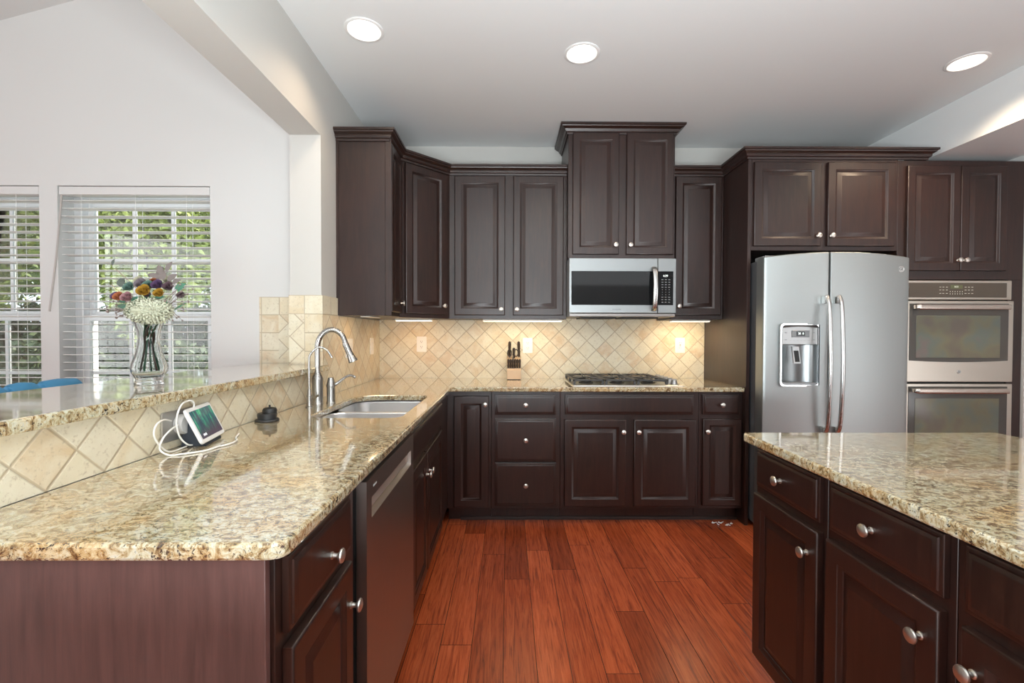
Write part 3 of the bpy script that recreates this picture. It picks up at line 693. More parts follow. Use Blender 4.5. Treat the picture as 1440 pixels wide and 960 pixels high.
mk('drip_tray', loft(nb(), [[(x, y, z) for x, y in sec] for z in (HZ0, HZ0 + .014)]), GRAYP, fd)
pn = mk('dispenser_panel', loft(nb(), [[(1.800 + a, ys + .001, 1.205), (1.800 + a, ys + .003, 1.318), (1.800 + a, ys + .05, 1.318), (1.800 + a, ys + .05, 1.20)] for a in (-.108, .108)]), steel('panel_gray_steel', (.47, .48, .48), .4, 'X'), fd)
mk('panel_eyebrow', loft(nb(), [[(1.8 - .108 + .216 * i / 12, ys - .004, 1.305 + .014 * math.sin(PI * i / 12) * .6), (1.8 - .108 + .216 * i / 12, ys + .006, 1.305 + .010), (1.8 - .108 + .216 * i / 12, ys + .006, 1.3175 + .004 * math.sin(PI * i / 12)), (1.8 - .108 + .216 * i / 12, ys - .003, 1.317 + .005 * math.sin(PI * i / 12))] for i in range(13)]), simple('dark_brown_plastic', (.045, .035, .032), .4), fd)
mk('panel_bezel', B(1.748, 1.858, ys - .002, ys + .002, 1.247, 1.290, .002), simple('bezel_gray', (.22, .23, .235), .4), pn)
mk('display', B(1.776, 1.828, ys - .0035, ys - .001, 1.256, 1.283), BLACKG, pn)
bm = text_bm('38  0', .018, .0003); mk('display_digits', xf(bm, Matrix.Translation((1.802, ys - .0042, 1.270)) @ FACE), LCD, pn, smooth=0)
bm = nb()
for i in range(6): box(bm, 1.735 + i * .022, 1.747 + i * .022, ys - .001, ys + .002, 1.226, 1.2275)
for zz in (1.232, 1.276):
    for xx in (1.712, 1.885): box(bm, xx - .006, xx + .006, ys - .001, ys + .003, zz - .003, zz + .003)
mk('panel_buttons', bm, GRAYP, pn, smooth=0)
mk('water_paddle', loft(nb(), [[(1.760, ys + .012, 1.190), (1.800, ys + .012, 1.190), (1.812, ys + .008, 1.085), (1.770, ys + .008, 1.085)], [(1.760, ys + .030, 1.190), (1.800, ys + .030, 1.190), (1.812, ys + .020, 1.085), (1.770, ys + .020, 1.085)]]), simple('light_gray_plastic', (.55, .57, .58), .35), fd)
mk('paddle_pad', loft(nb(), [[(1.7665, ys + .0105, 1.165), (1.797, ys + .0105, 1.165), (1.804, ys + .0065, 1.095), (1.776, ys + .0065, 1.095)], [(1.7665, ys + .013, 1.165), (1.797, ys + .013, 1.165), (1.804, ys + .0095, 1.095), (1.776, ys + .0095, 1.095)]]), BLACKM, fd)
def badge(x, y, z, r, par):
    b_ = mk('round_badge', lathe(nb(), [(r, 0), (r, .002), (r * .85, .003), (r * .8, .0022), (0, .0022)], (x, y, z), '-Y', 24), simple('badge_gray', (.55, .56, .55), .3, .8), par)
    mk('badge_lettering', xf(text_bm('GE', r * 1.1, .0003), Matrix.Translation((x, y - .0028, z)) @ FACE), TXTD, b_, smooth=0)
badge(2.437, fy_(2.437), 1.672, .020, rd)
mk('base_grille', B(1.61, 2.485, 2.90, 2.962, .012, .09, .004), GRAYP, fr)
for x in (1.70, 2.39): mk('hinge_cover', B(x - .09, x + .0, 2.90, 3.02, 1.736, 1.760, .006, 2), GRAYP, fr)

# ------------------------------------------------------------------ double oven
ov = thing('double_oven', 'warm stainless built-in double wall oven with dark glass doors', 'oven', (2.977, 3.3, .40))
OX0, OX1 = 2.590, 3.292
mk('oven_body', B(OX0 + .012, OX1 - .012, 3.03, 3.62, .405, 1.612), BLACKM, ov)
cp = mk('control_panel', B(OX0, OX1, 3.004, 3.0295, 1.494, 1.620, .003), OVENSTEEL, ov)
mk('control_glass', B(OX0 + .02, OX1 - .035, 3.001, 3.005, 1.509, 1.604, .002), simple('bronze_glass', (.085, .070, .055), .16, spec=.6), cp)
bm = nb()
for i, x in enumerate([2.817, 2.837, 2.860, 2.983, 3.005, 3.027]):
    for z in (1.576, 1.557, 1.535): box(bm, x - .006, x + .006, 3.0002, 3.0012, z - .0018, z + .0018)
for i in range(6):
    for z in (1.547, 1.532): box(bm, 2.880 + i * .016, 2.884 + i * .016, 3.0002, 3.0012, z - .003, z + .003)
mk('printed_buttons', bm, OVTXT, cp, smooth=0)
mk('display', B(2.883, 2.963, 3.0000, 3.0012, 1.566, 1.590), simple('olive_display', (.12, .13, .07), .2), cp)
mk('display_digits', xf(text_bm('8:32', .015, .0003), Matrix.Translation((2.922, 2.9996, 1.578)) @ FACE), OVLCD, cp, smooth=0)
def ovdoor(z0, z1, logo):
    d = mk('oven_door', B(OX0, OX1, 2.990, 3.0285, z0, z1, .004, 2), OVENSTEEL, ov)
    gz0, gz1 = z0 + (z1 - z0) * .245, z1 - .018; g = []
    xs_ = [OX0 + .018 + (OX1 - .036 - OX0 - .018) * i / 12 for i in range(13)]
    rings = []
    for y in (2.9875, 2.992): rings.append([(x, y, gz0 + .010 * (2 * i / 12 - 1) ** 2) for i, x in enumerate(xs_)] + [(xs_[-1], y, gz1), (xs_[0], y, gz1)])
    gl = mk('door_glass', loft(nb(), rings), OVGLASS, d, smooth=20)
    t = NT('oven_window_iridescent'); n = t.noise(t.coord(), 5, 2)
    t.set(color=t.ramp(n.outputs[0], [(.3, (.15, .13, .105)), (.45, (.17, .165, .11)), (.58, (.135, .16, .135)), (.7, (.18, .145, .135))]), rough=.14, spec=.6)
    mk('window', B(OX0 + .060, OX1 - .090, 2.9855, 2.988, gz0 + .028, gz1 - .078, .001), t.m, gl)
    hz = z1 - .042
    prof = [(-.012, -.016), (.010, -.016), (.014, -.010), (.014, .010), (.010, .016), (-.012, .016)]
    h = loft(nb(), [[(x, 2.948 - y + (.014 if k in (0, 3) else 0), hz + z * (.7 if k in (0, 3) else 1)) for y, z in prof] for k, x in enumerate((OX0 + .03, OX0 + .045, OX1 - .075, OX1 - .062))])
    hh = mk('door_handle', h, steel('oven_handle_steel', (.62, .55, .49), .24, 'X'), d)
    for x in (OX0 + .048, OX1 - .078): mk('handle_post', B(x - .012, x + .012, 2.950, 2.992, hz - .011, hz + .011, .003), GRAYP, hh)
    if logo: badge(2.938, 2.990, z0 + .066, .013, d)
ovdoor(.958, 1.486, True); ovdoor(.415, .946, False)

# ------------------------------------------------------------------ microwave
mw = thing('microwave', 'stainless over-the-range microwave with dark glass and curved handle', 'microwave', (.801, 3.45, 1.385))
mk('body', B(.426, 1.176, 3.272, 3.675, 1.386, 1.799, .002), GRAYP, mw)
md = mk('door', B(.425, 1.046, 3.243, 3.2715, 1.412, 1.796, .003), MWSTEEL, mw)
mk('door_glass', B(.441, 1.046, 3.2405, 3.2445, 1.468, 1.705, .001), BLACKG, md)
hz = spline([(1.018, 3.236, 1.735), (1.018, 3.205, 1.700), (1.018, 3.188, 1.58), (1.018, 3.205, 1.462), (1.018, 3.236, 1.425)], 7)
rings = [[p + Vector((math.cos(a) * .0165, math.sin(a) * .007, 0)) for a in [2 * PI * k / 14 for k in range(14)]] for p in hz]
mh = mk('door_handle', loft(nb(), rings), STEELZ, md)
mk('maker_name', xf(text_bm('FRIGIDAIRE', .0115, .0003, 1.05), Matrix.Translation((.760, 3.2425, 1.437)) @ FACE), TXTD, md, smooth=0)
mp = mk('control_panel', B(1.049, 1.177, 3.243, 3.2715, 1.412, 1.796, .003), MWSTEEL, mw)
kg = mk('control_glass', B(1.049, 1.156, 3.2405, 3.2445, 1.468, 1.705, .001), BLACKG, mp)
bm = nb()
for r_ in range(10):
    for c_ in range(3):
        x = 1.079 + c_ * .024; z = 1.646 - r_ * .0175; w2 = .0065 if r_ < 4 or r_ > 6 else .0022
        box(bm, x - w2, x + w2, 3.2395, 3.2406, z - .002, z + .002)
mk('keypad_marks', bm, simple('keypad_print', (.30, .31, .31), .5), kg, smooth=0)
mk('display_digits', xf(text_bm('4:29', .020, .0003), Matrix.Translation((1.100, 3.2398, 1.672)) @ FACE), LCD, kg, smooth=0)
mk('bottom_vent', B(.428, 1.174, 3.250, 3.2715, 1.387, 1.410, .003), simple('vent_gray_metal', (.30, .28, .27), .4, .8), mw)
bm = nb()
for i in range(2): box(bm, .52 + i * .30, .78 + i * .30, 3.33, 3.55, 1.376, 1.3858, .002)
mk('grease_filter', bm, BLACKM, mw)

# ------------------------------------------------------------------ cooktop
ck = thing('gas_cooktop', 'low stainless gas cooktop with black cast iron grates', 'cooktop', (.81, 3.37, .914))
mk('burner_pan', loft(nb(), [[(x, y, z) for x, y in rrect(.428 + d, 1.196 - d, 3.105 + d, 3.615 - d, .02)] for d, z in ((0, .9142), (.001, .9175), (.006, .921), (.03, .921), (.036, .919))]), steel('cooktop_steel', (.66, .63, .58), .3, 'X'), ck)
def grate(x0, x1, y0, y1):
    bm = nb(); z0, z1 = .943, .957; b_ = .006
    for q in ((x0, x1, y0, y0 + .014), (x0, x1, y1 - .014, y1), (x0, x0 + .014, y0, y1), (x1 - .014, x1, y0, y1)): box(bm, *q, z0, z1, .004)
    ym = (y0 + y1) / 2; xm = (x0 + x1) / 2; box(bm, x0, x1, ym - .007, ym + .007, z0, z1, .004)
    for cy in ((y0 + ym) / 2, (y1 + ym) / 2):
        for a in range(6):
            t = a * PI / 3 + PI / 6; d = Vector((math.cos(t), math.sin(t))); rr = .105
            ex = min(abs((x1 - xm) / d.x) if abs(d.x) > .01 else 9, abs(((ym - y0) / 2) / d.y) if abs(d.y) > .01 else 9)
            tube(bm, [(xm + d.x * .028, cy + d.y * .028, .958), (xm + d.x * .045, cy + d.y * .045, .961), (xm + d.x * ex * .97, cy + d.y * ex * .97, .951)], .0058, 6)
    for x in (x0 + .009, x1 - .009):
        for y in (y0 + .010, ym, y1 - .010): loft(bm, [[(x - s, y - s, z), (x + s, y - s, z), (x + s, y + s, z), (x - s, y + s, z)] for s, z in ((.007, .9215), (.009, .944))])
    return bm
for i in range(3):
    a = .442 + i * .218; g = mk('grate', grate(a, a + .211, 3.135, 3.590), CAST, ck)
    cys = (3.249, 3.476)
    for cy in cys:
        mk('burner', lathe(nb(), [(.052, .9212), (.050, .926), (.036, .930), (.036, .938), (.033, .942), (0, .943)], (a + .1055, cy, 0), seg=22), BLACKM, ck)
for i in range(5):
    y = 3.175 + i * .088
    kb_ = mk('control_knob', lathe(nb(), [(.024, .9205), (.024, .925), (.021, .929), (.019, .947), (.016, .950), (0, .9505)], (1.143, y, 0), seg=22), simple('knob_gray_metal', (.36, .35, .34), .35, .7), ck)
    mk('knob_grip', B(1.125, 1.161, y - .0035, y + .0035, .947, .956, .002), GRAYP, kb_)

# ------------------------------------------------------------------ knife block
kb = thing('knife_block', 'pale wooden knife block on the back counter beside the two-hole wall plate', 'knife block', (.045, 3.56, .914))
PALE = simple('pale_beech', (.55, .40, .27), .5)
kx0, kx1 = -.009, .098
mk('block', loft(nb(), [[(x, 3.515, .919), (x, 3.515, .988), (x, 3.545, 1.004), (x, 3.560, 1.060), (x, 3.640, 1.095), (x, 3.640, .919)] for x in (kx0, kx1)]), PALE, kb, smooth=20)
mk('foot', B(kx0 + .004, kx1 - .004, 3.520, 3.636, .9145, .919), BLACKM, kb)
HND = simple('dark_brown_handle', (.040, .026, .018), .38)
def knife(name, p, d, L, label, cat, big, group=None):
    d = Vector(d).normalized(); p = Vector(p); t = thing(name, label, cat, tuple(p), group=group)
    s = 1.25 if big else .92
    pts = [p + d * L * q for q in (0, .1, .3, .45, .6, .8, .93, 1)]; rad = [.0075 * s, .0085 * s, .0095 * s, .0080 * s, .0095 * s, .0100 * s, .0088 * s, .004 * s]
    mk('handle', tube(nb(), pts, rad, 10), HND, t)
    mk('bolster', tube(nb(), [p - d * .010, p + d * .004], [.006 * s, .0072 * s], 8), NICKEL, t)
    return t
knife('kitchen_knife', (.008, 3.600, 1.088), (.03, -.35, 1), .125, 'largest dark-handled knife standing at the left side of the knife block', 'knife', True)
knife('kitchen_knife', (.083, 3.600, 1.088), (-.03, -.35, 1), .125, 'largest dark-handled knife standing at the right side of the knife block', 'knife', True)
knife('kitchen_knife', (.043, 3.585, 1.078), (.0, -.42, 1), .085, 'shorter dark-handled knife in the middle of the knife block', 'knife', True)
for i in range(6):
    knife('steak_knife', (.0005 + i * .0175, 3.538, 1.004), (0, -.22, 1), .070, 'small dark-handled steak knife in the front row of the knife block', 'knife', False, 'steak knives in the knife block')
sc = thing('kitchen_scissors', 'dark-handled kitchen scissors with round finger loops in the knife block', 'scissors', (.030, 3.56, 1.075))
for x, ph in ((.010, .5), (.060, -.5)):
    mk('finger_loop', tube(nb(), [(x + .015 * math.cos(a), 3.530 + .006 * math.sin(a), 1.118 + .026 * math.sin(a)) for a in [2 * PI * k / 16 for k in range(16)]], .0042, 7, closed=True), HND, sc)
mk('blades', tube(nb(), [(.034, 3.556, 1.068), (.034, 3.548, 1.096)], .006, 8), NICKEL, sc)

# ------------------------------------------------------------------ lights in the room
BAFF = simple('lamp_baffle_white', (.85, .84, .80), .5)
for (cx, cy), lb in zip(CANS, ('round recessed ceiling light at the left, nearest the camera', 'round recessed ceiling light in the middle, above the microwave side of the room', 'round recessed ceiling light at the far right beside the soffit')):
    r = thing('recessed_light', lb, 'ceiling light', (cx, cy, 2.743), group=None)
    mk('trim_ring', loft(nb(), [[(cx + q * math.cos(2 * PI * k / 40), cy + q * math.sin(2 * PI * k / 40), 2.7425 + h) for k in range(40)] for q, h in ((.094, .0), (.094, -.003), (.088, -.006), (.080, -.006), (.077, -.002), (.077, .0015))], cap0=False, cap1=False), TRIMW, r)
    bm = nb(); rg = [[(cx + q * math.cos(2 * PI * k / 32), cy + q * math.sin(2 * PI * k / 32), z) for k in range(32)] for q, z in ((.0775, 2.743), (.072, 2.775), (.058, 2.800))]
    loft(bm, rg, cap0=False, cap1=False); mk('baffle', bm, BAFF, r)
    mk('lamp_lens', lathe(nb(), [(.060, 0), (.060, -.002), (.05, -.006), (0, -.008)], (cx, cy, 2.802), seg=28), LAMP, r)
    light('recessed_lamp', 'SPOT', (cx, cy, 2.738), (13, 30, 52)[CANS.index((cx, cy))], (1, .76, .52), (0, 0, -1), spot_size=2.3, spot_blend=.8, shadow_soft_size=.055)
for k, (cx, cy) in enumerate(((-.7, .6), (.9, .6), (2.4, .6))):
    light('recessed_lamp', 'SPOT', (cx, cy, 2.738), 11, (1, .92, .80), (0, 0, -1), spot_size=2.4, spot_blend=.8, shadow_soft_size=.06)
for x0, x1, y, lb, col, e in ((-.83, -.56, 3.42, 'slim under-cabinet light glowing warm below the corner cabinet', (1, .52, .19), .62),
                              (-.19, .40, 3.45, 'slim under-cabinet light glowing below the wide two-door upper cabinet', (1, .76, .44), 1.15),
                              (1.21, 1.50, 3.45, 'slim under-cabinet light glowing below the narrow cabinet beside the microwave', (1, .74, .44), 1.7)):
    r = thing('under_cabinet_light', lb, 'light', ((x0 + x1) / 2, y, 1.371))
    mk('housing', B(x0, x1, y - .03, y + .03, 1.3585, 1.3715, .002), WHITEP, r)
    mk('lens', B(x0 + .006, x1 - .006, y - .024, y + .024, 1.3555, 1.3588), LAMPW, r)
    light('under_cabinet_lamp', 'AREA', ((x0 + x1) / 2, y, 1.350), e, col, (0, .25, -1), shape='RECTANGLE', size=x1 - x0, size_y=.04)
light('side_under_cabinet_lamp', 'AREA', (-.87, 2.93, 1.362), .7, (1, .64, .34), (-.3, 0, -1), shape='RECTANGLE', size=.06, size_y=.22)
r = thing('under_cabinet_light', 'slim under-cabinet light below the narrow left end cabinet', 'light', (-.87, 2.93, 1.371))
mk('housing', B(-.90, -.84, 2.82, 3.04, 1.3635, 1.3715, .002), WHITEP, r)

# ------------------------------------------------------------------ wall plates
def plate(c, label, cat, kind, side='X', wd=.078, h=.122):
    """side X: on the back wall facing -Y; Y: on the side wall facing +X"""
    T = Matrix.Translation(c) @ (I4 if side == 'X' else Matrix.Rotation(PI / 2, 4, 'Z'))
    r = thing('wall_plate', label, cat, c, 0 if side == 'X' else PI / 2)
    mk('cover', loft(nb(), [[(x, y, z) for x, z in rrect(-wd / 2 + d, wd / 2 - d, -h / 2 + d, h / 2 - d, .006, 3)] for d, y in ((0, -.0002), (0, -.004), (.003, -.006))]), OUTP, r, T)
    if kind == 'outlet':
        for z in (-.021, .021):
            s_ = mk('socket', lathe(nb(), [(.0165, .0055), (.0165, .0072), (.0155, .0078), (0, .0078)], (0, 0, z), '-Y', 18), OUTP, r, T)
            b = nb(); box(b, -.0075, -.0055, -.0083, -.0075, z - .002, z + .007); box(b, .0055, .0075, -.0083, -.0075, z - .002, z + .007); box(b, -.002, .002, -.0083, -.0075, z - .010, z - .006)
            mk('slots', b, BLACKM, s_, T, smooth=0)
    elif kind == 'gfci':
        s_ = mk('socket', B(-.017, .017, -.008, -.005, -.034, .034, .001), OUTP, r, T); b = nb()
        for z in (-.020, .020): box(b, -.0075, -.0055, -.0084, -.0078, z - .004, z + .004); box(b, .0055, .0075, -.0084, -.0078, z - .004, z + .004)
        for z in (-.004, .004): box(b, -.006, .006, -.0086, -.0078, z - .002, z + .002)
        mk('slots', b, BLACKM, s_, T, smooth=0)
    else:
        n = 2 if kind == 'double_switch' else 1
        for i in range(n):
            x = (i - (n - 1) / 2) * .046
            mk('rocker', loft(nb(), [[(x - .016, -.005, -.033), (x + .016, -.005, -.033), (x + .016, -.005, .033), (x - .016, -.005, .033)], [(x - .0155, -.0085, -.0325), (x + .0155, -.0085, -.0325), (x + .0155, -.0065, .0325), (x - .0155, -.0065, .0325)]]), WHITEP, r, T)
    return r
plate((-.688, 3.680, 1.180), 'white outlet plate on the back tile nearest the left corner', 'outlet', 'outlet')
plate((.154, 3.680, 1.172), 'white wall plate on the back tile just right of the knife block', 'outlet', 'outlet')
plate((1.369, 3.680, 1.176), 'white outlet plate on the back tile right of the cooktop', 'outlet', 'gfci')
plate((-1.020, 2.97, 1.170), 'white double switch plate on the side tile behind the spray head', 'light switch', 'double_switch', 'Y', .118)
plate((-1.020, 3.46, 1.170), 'white switch plate on the side tile nearest the back corner', 'light switch', 'switch', 'Y')
T = Matrix.Translation((-1.019, 1.470, .984)) @ Matrix.Rotation(PI / 2, 4, 'Z')
r = thing('wall_plate', 'gray metal outlet plate on the low bar tile behind the smart display', 'outlet', (-1.019, 1.470, .984), PI / 2)
mk('cover', loft(nb(), [[(x, y, z) for x, z in rrect(-.110 + d, .110 - d, -.045 + d, .045 - d, .006, 3)] for d, y in ((0, -.0002), (0, -.005), (.003, -.007))]), simple('plate_brushed_gray', (.50, .48, .45), .32, .7), r, T)
r = thing('charger_plug', 'light gray round power adapter plugged in behind the smart display', 'charger', (-1.010, 1.435, .984))
mk('plug_body', lathe(nb(), [(.030, 0), (.031, .006), (.031, .018), (.027, .024), (0, .025)], (-1.011, 1.428, .985), 'X', 24), simple('adapter_gray', (.52, .51, .50), .4), r)

# ------------------------------------------------------------------ smart display and its cables
c0 = Vector((-.945, 1.500, .921)); wd = Vector((-.22, .9755, 0)).normalized(); upd = (Vector((-.9755, -.22, 0)) * .42 + Vector((0, 0, 1)) * .9).normalized(); nm = wd.cross(upd).normalized()
TD = Matrix(((wd.x, upd.x, nm.x, c0.x), (wd.y, upd.y, nm.y, c0.y), (wd.z, upd.z, nm.z, c0.z), (0, 0, 0, 1)))   # x right, y up, z out of the screen
sd = thing('smart_display', 'small white-framed smart display with green aurora picture on a dark base', 'smart display', tuple(c0))
def plate_bm(x0, x1, y0, y1, z0, z1, r):
    return loft(nb(), [[(x, y, z) for x, y in rrect(x0 + d, x1 - d, y0 + d, y1 - d, r, 5)] for d, z in ((.002, z0), (0, z0 + .002), (0, z1 - .002), (.002, z1))])
mk('bezel', plate_bm(-.089, .089, .006, .124, -.010, 0, .010), simple('bezel_white', (.80, .80, .79), .3), sd, TD)
t = NT('aurora_screen'); tc_ = t.n('ShaderNodeTexCoord').outputs['Object']
n = t.noise(t.n('ShaderNodeMapping', {'Vector': tc_, 'Rotation': (0, 0, .5), 'Scale': (34, 9, 1)}).outputs[0], 1.0, 4, .6, 1.2)
n2 = t.noise(tc_, 14, 3)
c = t.ramp(n.outputs[0], [(.30, (.004, .012, .05)), (.45, (.0, .09, .11)), (.58, (.01, .30, .17)), (.72, (.10, .55, .22))])
s_ = t.n('ShaderNodeSeparateXYZ', {0: tc_}).outputs[1]
c = t.mix(t.n('ShaderNodeMapRange', {'Value': s_, 1: -.035, 2: .008, 3: .92, 4: 0.}).outputs[0], c, (.035, .018, .055))
t.set(color=(.01, .01, .012), rough=.12, spec=.2, ec=c, es=.95)
sc_ = mk('screen', plate_bm(-.077, .077, .019, .112, -.001, .0008, .002), t.m, sd, TD)
mk('clock_text', xf(text_bm('10:45', .011, .0002), TD @ Matrix.Translation((-.052, .030, .0012))), emis('clock_white', (.9, .95, 1), .8), sc_, smooth=0)
bp = [c0 + wd * a + Vector(q) for q in () for a in ()]
o_ = -Vector((nm.x, nm.y, 0)).normalized()
sec = [(.006, -.0065), (.050, .088), (.064, .086), (.074, -.0065)]
mk('base', loft(nb(), [[c0 + wd * a + o_ * p + Vector((0, 0, z)) for p, z in sec] for a in (-.062, -.05, .05, .062)]), DARKP, sd)
WC = simple('white_cable', (.82, .80, .76), .4)
def cable(pts, label, r=.0026, k=8):
    o = mk('charging_cable', tube(nb(), spline(pts, k), r, 8), WC); return tag(o, label, 'cable')
cable([(-1.000, 1.435, 1.000), (-.990, 1.462, 1.035), (-.985, 1.445, 1.054), (-.985, 1.420, 1.055), (-.975, 1.385, 1.050), (-.975, 1.368, 1.025), (-.98, 1.371, .991), (-.98, 1.386, .952), (-.975, 1.41, .926), (-.975, 1.44, .9175)], 'white cable arching up from the gray adapter in front of the bar edge')
cable([(-1.006, 1.385, 1.002), (-.995, 1.34, 1.014), (-.99, 1.305, 1.005), (-.99, 1.297, .978), (-.99, 1.318, .945), (-.985, 1.35, .9185), (-.985, 1.42, .9175)], 'white cable looping out left along the bar tile')
cable([(-.990, 1.39, .990), (-.98, 1.342, .981), (-.98, 1.314, .962), (-.985, 1.312, .935), (-.965, 1.318, .9175), (-.935, 1.330, .9175), (-.895, 1.37, .9175), (-.886, 1.42, .9175), (-.874, 1.451, .9175), (-.878, 1.499, .9175), (-.905, 1.540, .9175), (-.930, 1.60, .9175)], 'white cable curling over the counter in front of the smart display base')

# ------------------------------------------------------------------ vase and bouquet
vx, vy, vz = -1.209, 1.566, 1.0925
vs_ = thing('glass_vase', 'tall clear fluted glass vase on the bar top', 'vase', (vx, vy, vz))
def vring(r, z, lobe, seg=48): return [(vx + r * (1 + lobe * math.cos(12 * a)) * math.cos(a), vy + r * (1 + lobe * math.cos(12 * a)) * math.sin(a), vz + z) for a in [2 * PI * k / seg for k in range(seg)]]
VP = [(.040, .0), (.042, .003), (.040, .009), (.036, .016), (.041, .028), (.0485, .042), (.0505, .054), (.047, .070), (.040, .092), (.033, .115), (.0290, .138), (.0285, .155), (.031, .175), (.037, .198), (.044, .216), (.047, .224)]
VI = [(r - .0035, z) for r, z in VP[4:]]
rings = [vring(r, z, 0 if i < 3 else .035) for i, (r, z) in enumerate(VP)] + [vring(r, z, .03) for r, z in reversed(VI)] + [vring(.02, .022, 0)]
mk('vase_body', loft(nb(), rings), CRYSTAL, vs_, smooth=60)
bq = thing('flower_bouquet', 'bouquet of small mixed roses and one big cream hydrangea in the glass vase', 'flowers', (vx, vy, vz + .03))
GRS = simple('stem_green', (.07, .26, .13), .6); BRS = simple('stem_brown', (.30, .21, .15), .7)
def fp(u, v, d=0): return Vector((vx + (u - 209) * .00241 + d * .25, vy + d, 1.092 + (541 - v) * .00241))
R = random.Random(3)
for i in range(9):
    a = i * 2 * PI / 9; tgt = fp(180 + i * 9, 425 + R.uniform(-6, 6), R.uniform(-.03, .03))
    p = spline([(vx + .026 * math.cos(a), vy + .026 * math.sin(a), vz + .045), (vx + .012 * math.cos(a), vy + .012 * math.sin(a), vz + .12), (vx + .013 * math.cos(a + .5), vy + .013 * math.sin(a + .5), vz + .17), ((vx * 2 + tgt.x) / 3 + .008 * math.cos(a), (vy * 2 + tgt.y) / 3, vz + .225), tgt], 5)
    mk('stem', tube(nb(), p, .0022 if i % 3 else .003, 6), GRS if i % 3 else BRS, bq)
def rose_bm(c, r, face):
    bm = nb(); q = Vector(face).normalized().to_track_quat('Z', 'Y').to_matrix()
    for k in range(14):
        t = k / 13; rad = r * (.12 + .88 * t); a0 = k * 2.4; wdt = 2.3 - .9 * t; H = r * (.75 - .35 * t); rows = []
        for j in range(4):
            s = j / 3; rr = rad * (.62 + .38 * s) + (.10 * r * s * s * t); z = -r * .35 + (H + r * .35) * s
            rows.append([Vector(c) + q @ Vector((rr * math.cos(a0 + (m / 6 - .5) * wdt), rr * math.sin(a0 + (m / 6 - .5) * wdt), z - (abs(m / 6 - .5) ** 2) * r * .5 * s)) for m in range(7)])
        loft(bm, rows, closed=False, cap0=False, cap1=False)
    prism_c = [Vector(c) + q @ Vector((r * .7 * math.cos(a), r * .7 * math.sin(a), -r * .3)) for a in [2 * PI * k / 10 for k in range(10)]]
    bm.faces.new([bm.verts.new(p) for p in prism_c])
    return bm
cols = {'purple': (.10, .055, .12), 'orange': (.38, .13, .055), 'pink': (.34, .175, .185), 'teal': (.11, .19, .16), 'gray': (.20, .165, .18), 'mustard': (.36, .20, .02), 'mauve': (.12, .07, .085), 'cream': (.5, .47, .35)}
cm = {k: simple('petal_' + k, v, .65) for k, v in cols.items()}
for u, v, r, k, d in ((173, 419, .015, 'purple', -.02), (184, 420, .0165, 'orange', -.035), (197, 421, .018, 'pink', -.04), (189, 406, .0165, 'teal', -.015), (201, 401, .0185, 'gray', -.005), (213, 404, .018, 'teal', -.01), (220, 412, .0205, 'mustard', -.04), (228, 403, .018, 'purple', -.015), (236, 415, .016, 'mustard', -.03), (241, 405, .0165, 'mauve', -.01), (208, 397, .013, 'orange', .02), (187, 395, .014, 'cream', .02), (212, 416, .012, 'mauve', -.01), (224, 394, .014, 'cream', .03), (246, 416, .013, 'mauve', .02)):
    c = fp(u, v, d); mk('rose', rose_bm(c, r, (c.x - vx + .15, -.9, .45)), cm[k], bq, smooth=50, label=k + ' rose')
# hydrangea: a dome of small four-petal florets
bm = nb(); hc = fp(225, 440, -.035)
for k in range(230):
    z = 1 - 2 * (k + .5) / 230; a = k * 2.39996; d = Vector((math.sqrt(1 - z * z) * math.cos(a), math.sqrt(1 - z * z) * math.sin(a), z))
    p = hc + Vector((d.x * .066, d.y * .050, d.z * .040)) * R.uniform(.93, 1.05); q = (d + Vector((R.gauss(0, .2), R.gauss(0, .2), R.gauss(0, .2)))).to_track_quat('Z', 'Y').to_matrix(); s = .0095; ph = R.uniform(0, 1.5)
    cv = bm.verts.new(p + d * -.002)
    for m in range(4):
        a = ph + m * PI / 2; pts = [(s * .55 * math.cos(a - .5), s * .55 * math.sin(a - .5), .001), (s * math.cos(a - .25), s * math.sin(a - .25), .003), (s * math.cos(a + .25), s * math.sin(a + .25), .003), (s * .55 * math.cos(a + .5), s * .55 * math.sin(a + .5), .001)]
        bm.faces.new([cv] + [bm.verts.new(p + q @ Vector(t_)) for t_ in pts])
lathe(bm, [(.001, -.034), (.035, -.022), (.055, 0), (.035, .022), (.001, .034)], hc, seg=16)
mk('hydrangea', bm, simple('hydrangea_cream', (.47, .48, .36), .7), bq, smooth=0, label='large cream hydrangea')
def leaf_bm(bm, p, d, L, wv, up=(0, -1, .3)):
    p = Vector(p); d = Vector(d).normalized(); sdv = d.cross(Vector(up)).normalized(); n = sdv.cross(d); rows = []
    for j in range(6):
        t = j / 5; wv_ = wv * math.sin(PI * min(.97, .08 + t * .9)) ; c = p + d * L * t + n * (-.25 * L * t * t)
        rows.append([c - sdv * wv_ + n * .12 * wv_, c, c + sdv * wv_ + n * .12 * wv_])
    loft(bm, rows, closed=False, cap0=False, cap1=False)
LT = simple('leaf_teal', (.06, .17, .11), .55); LG = simple('leaf_gray_mauve', (.14, .115, .105), .6); LD = simple('leaf_dark', (.07, .085, .07), .6)
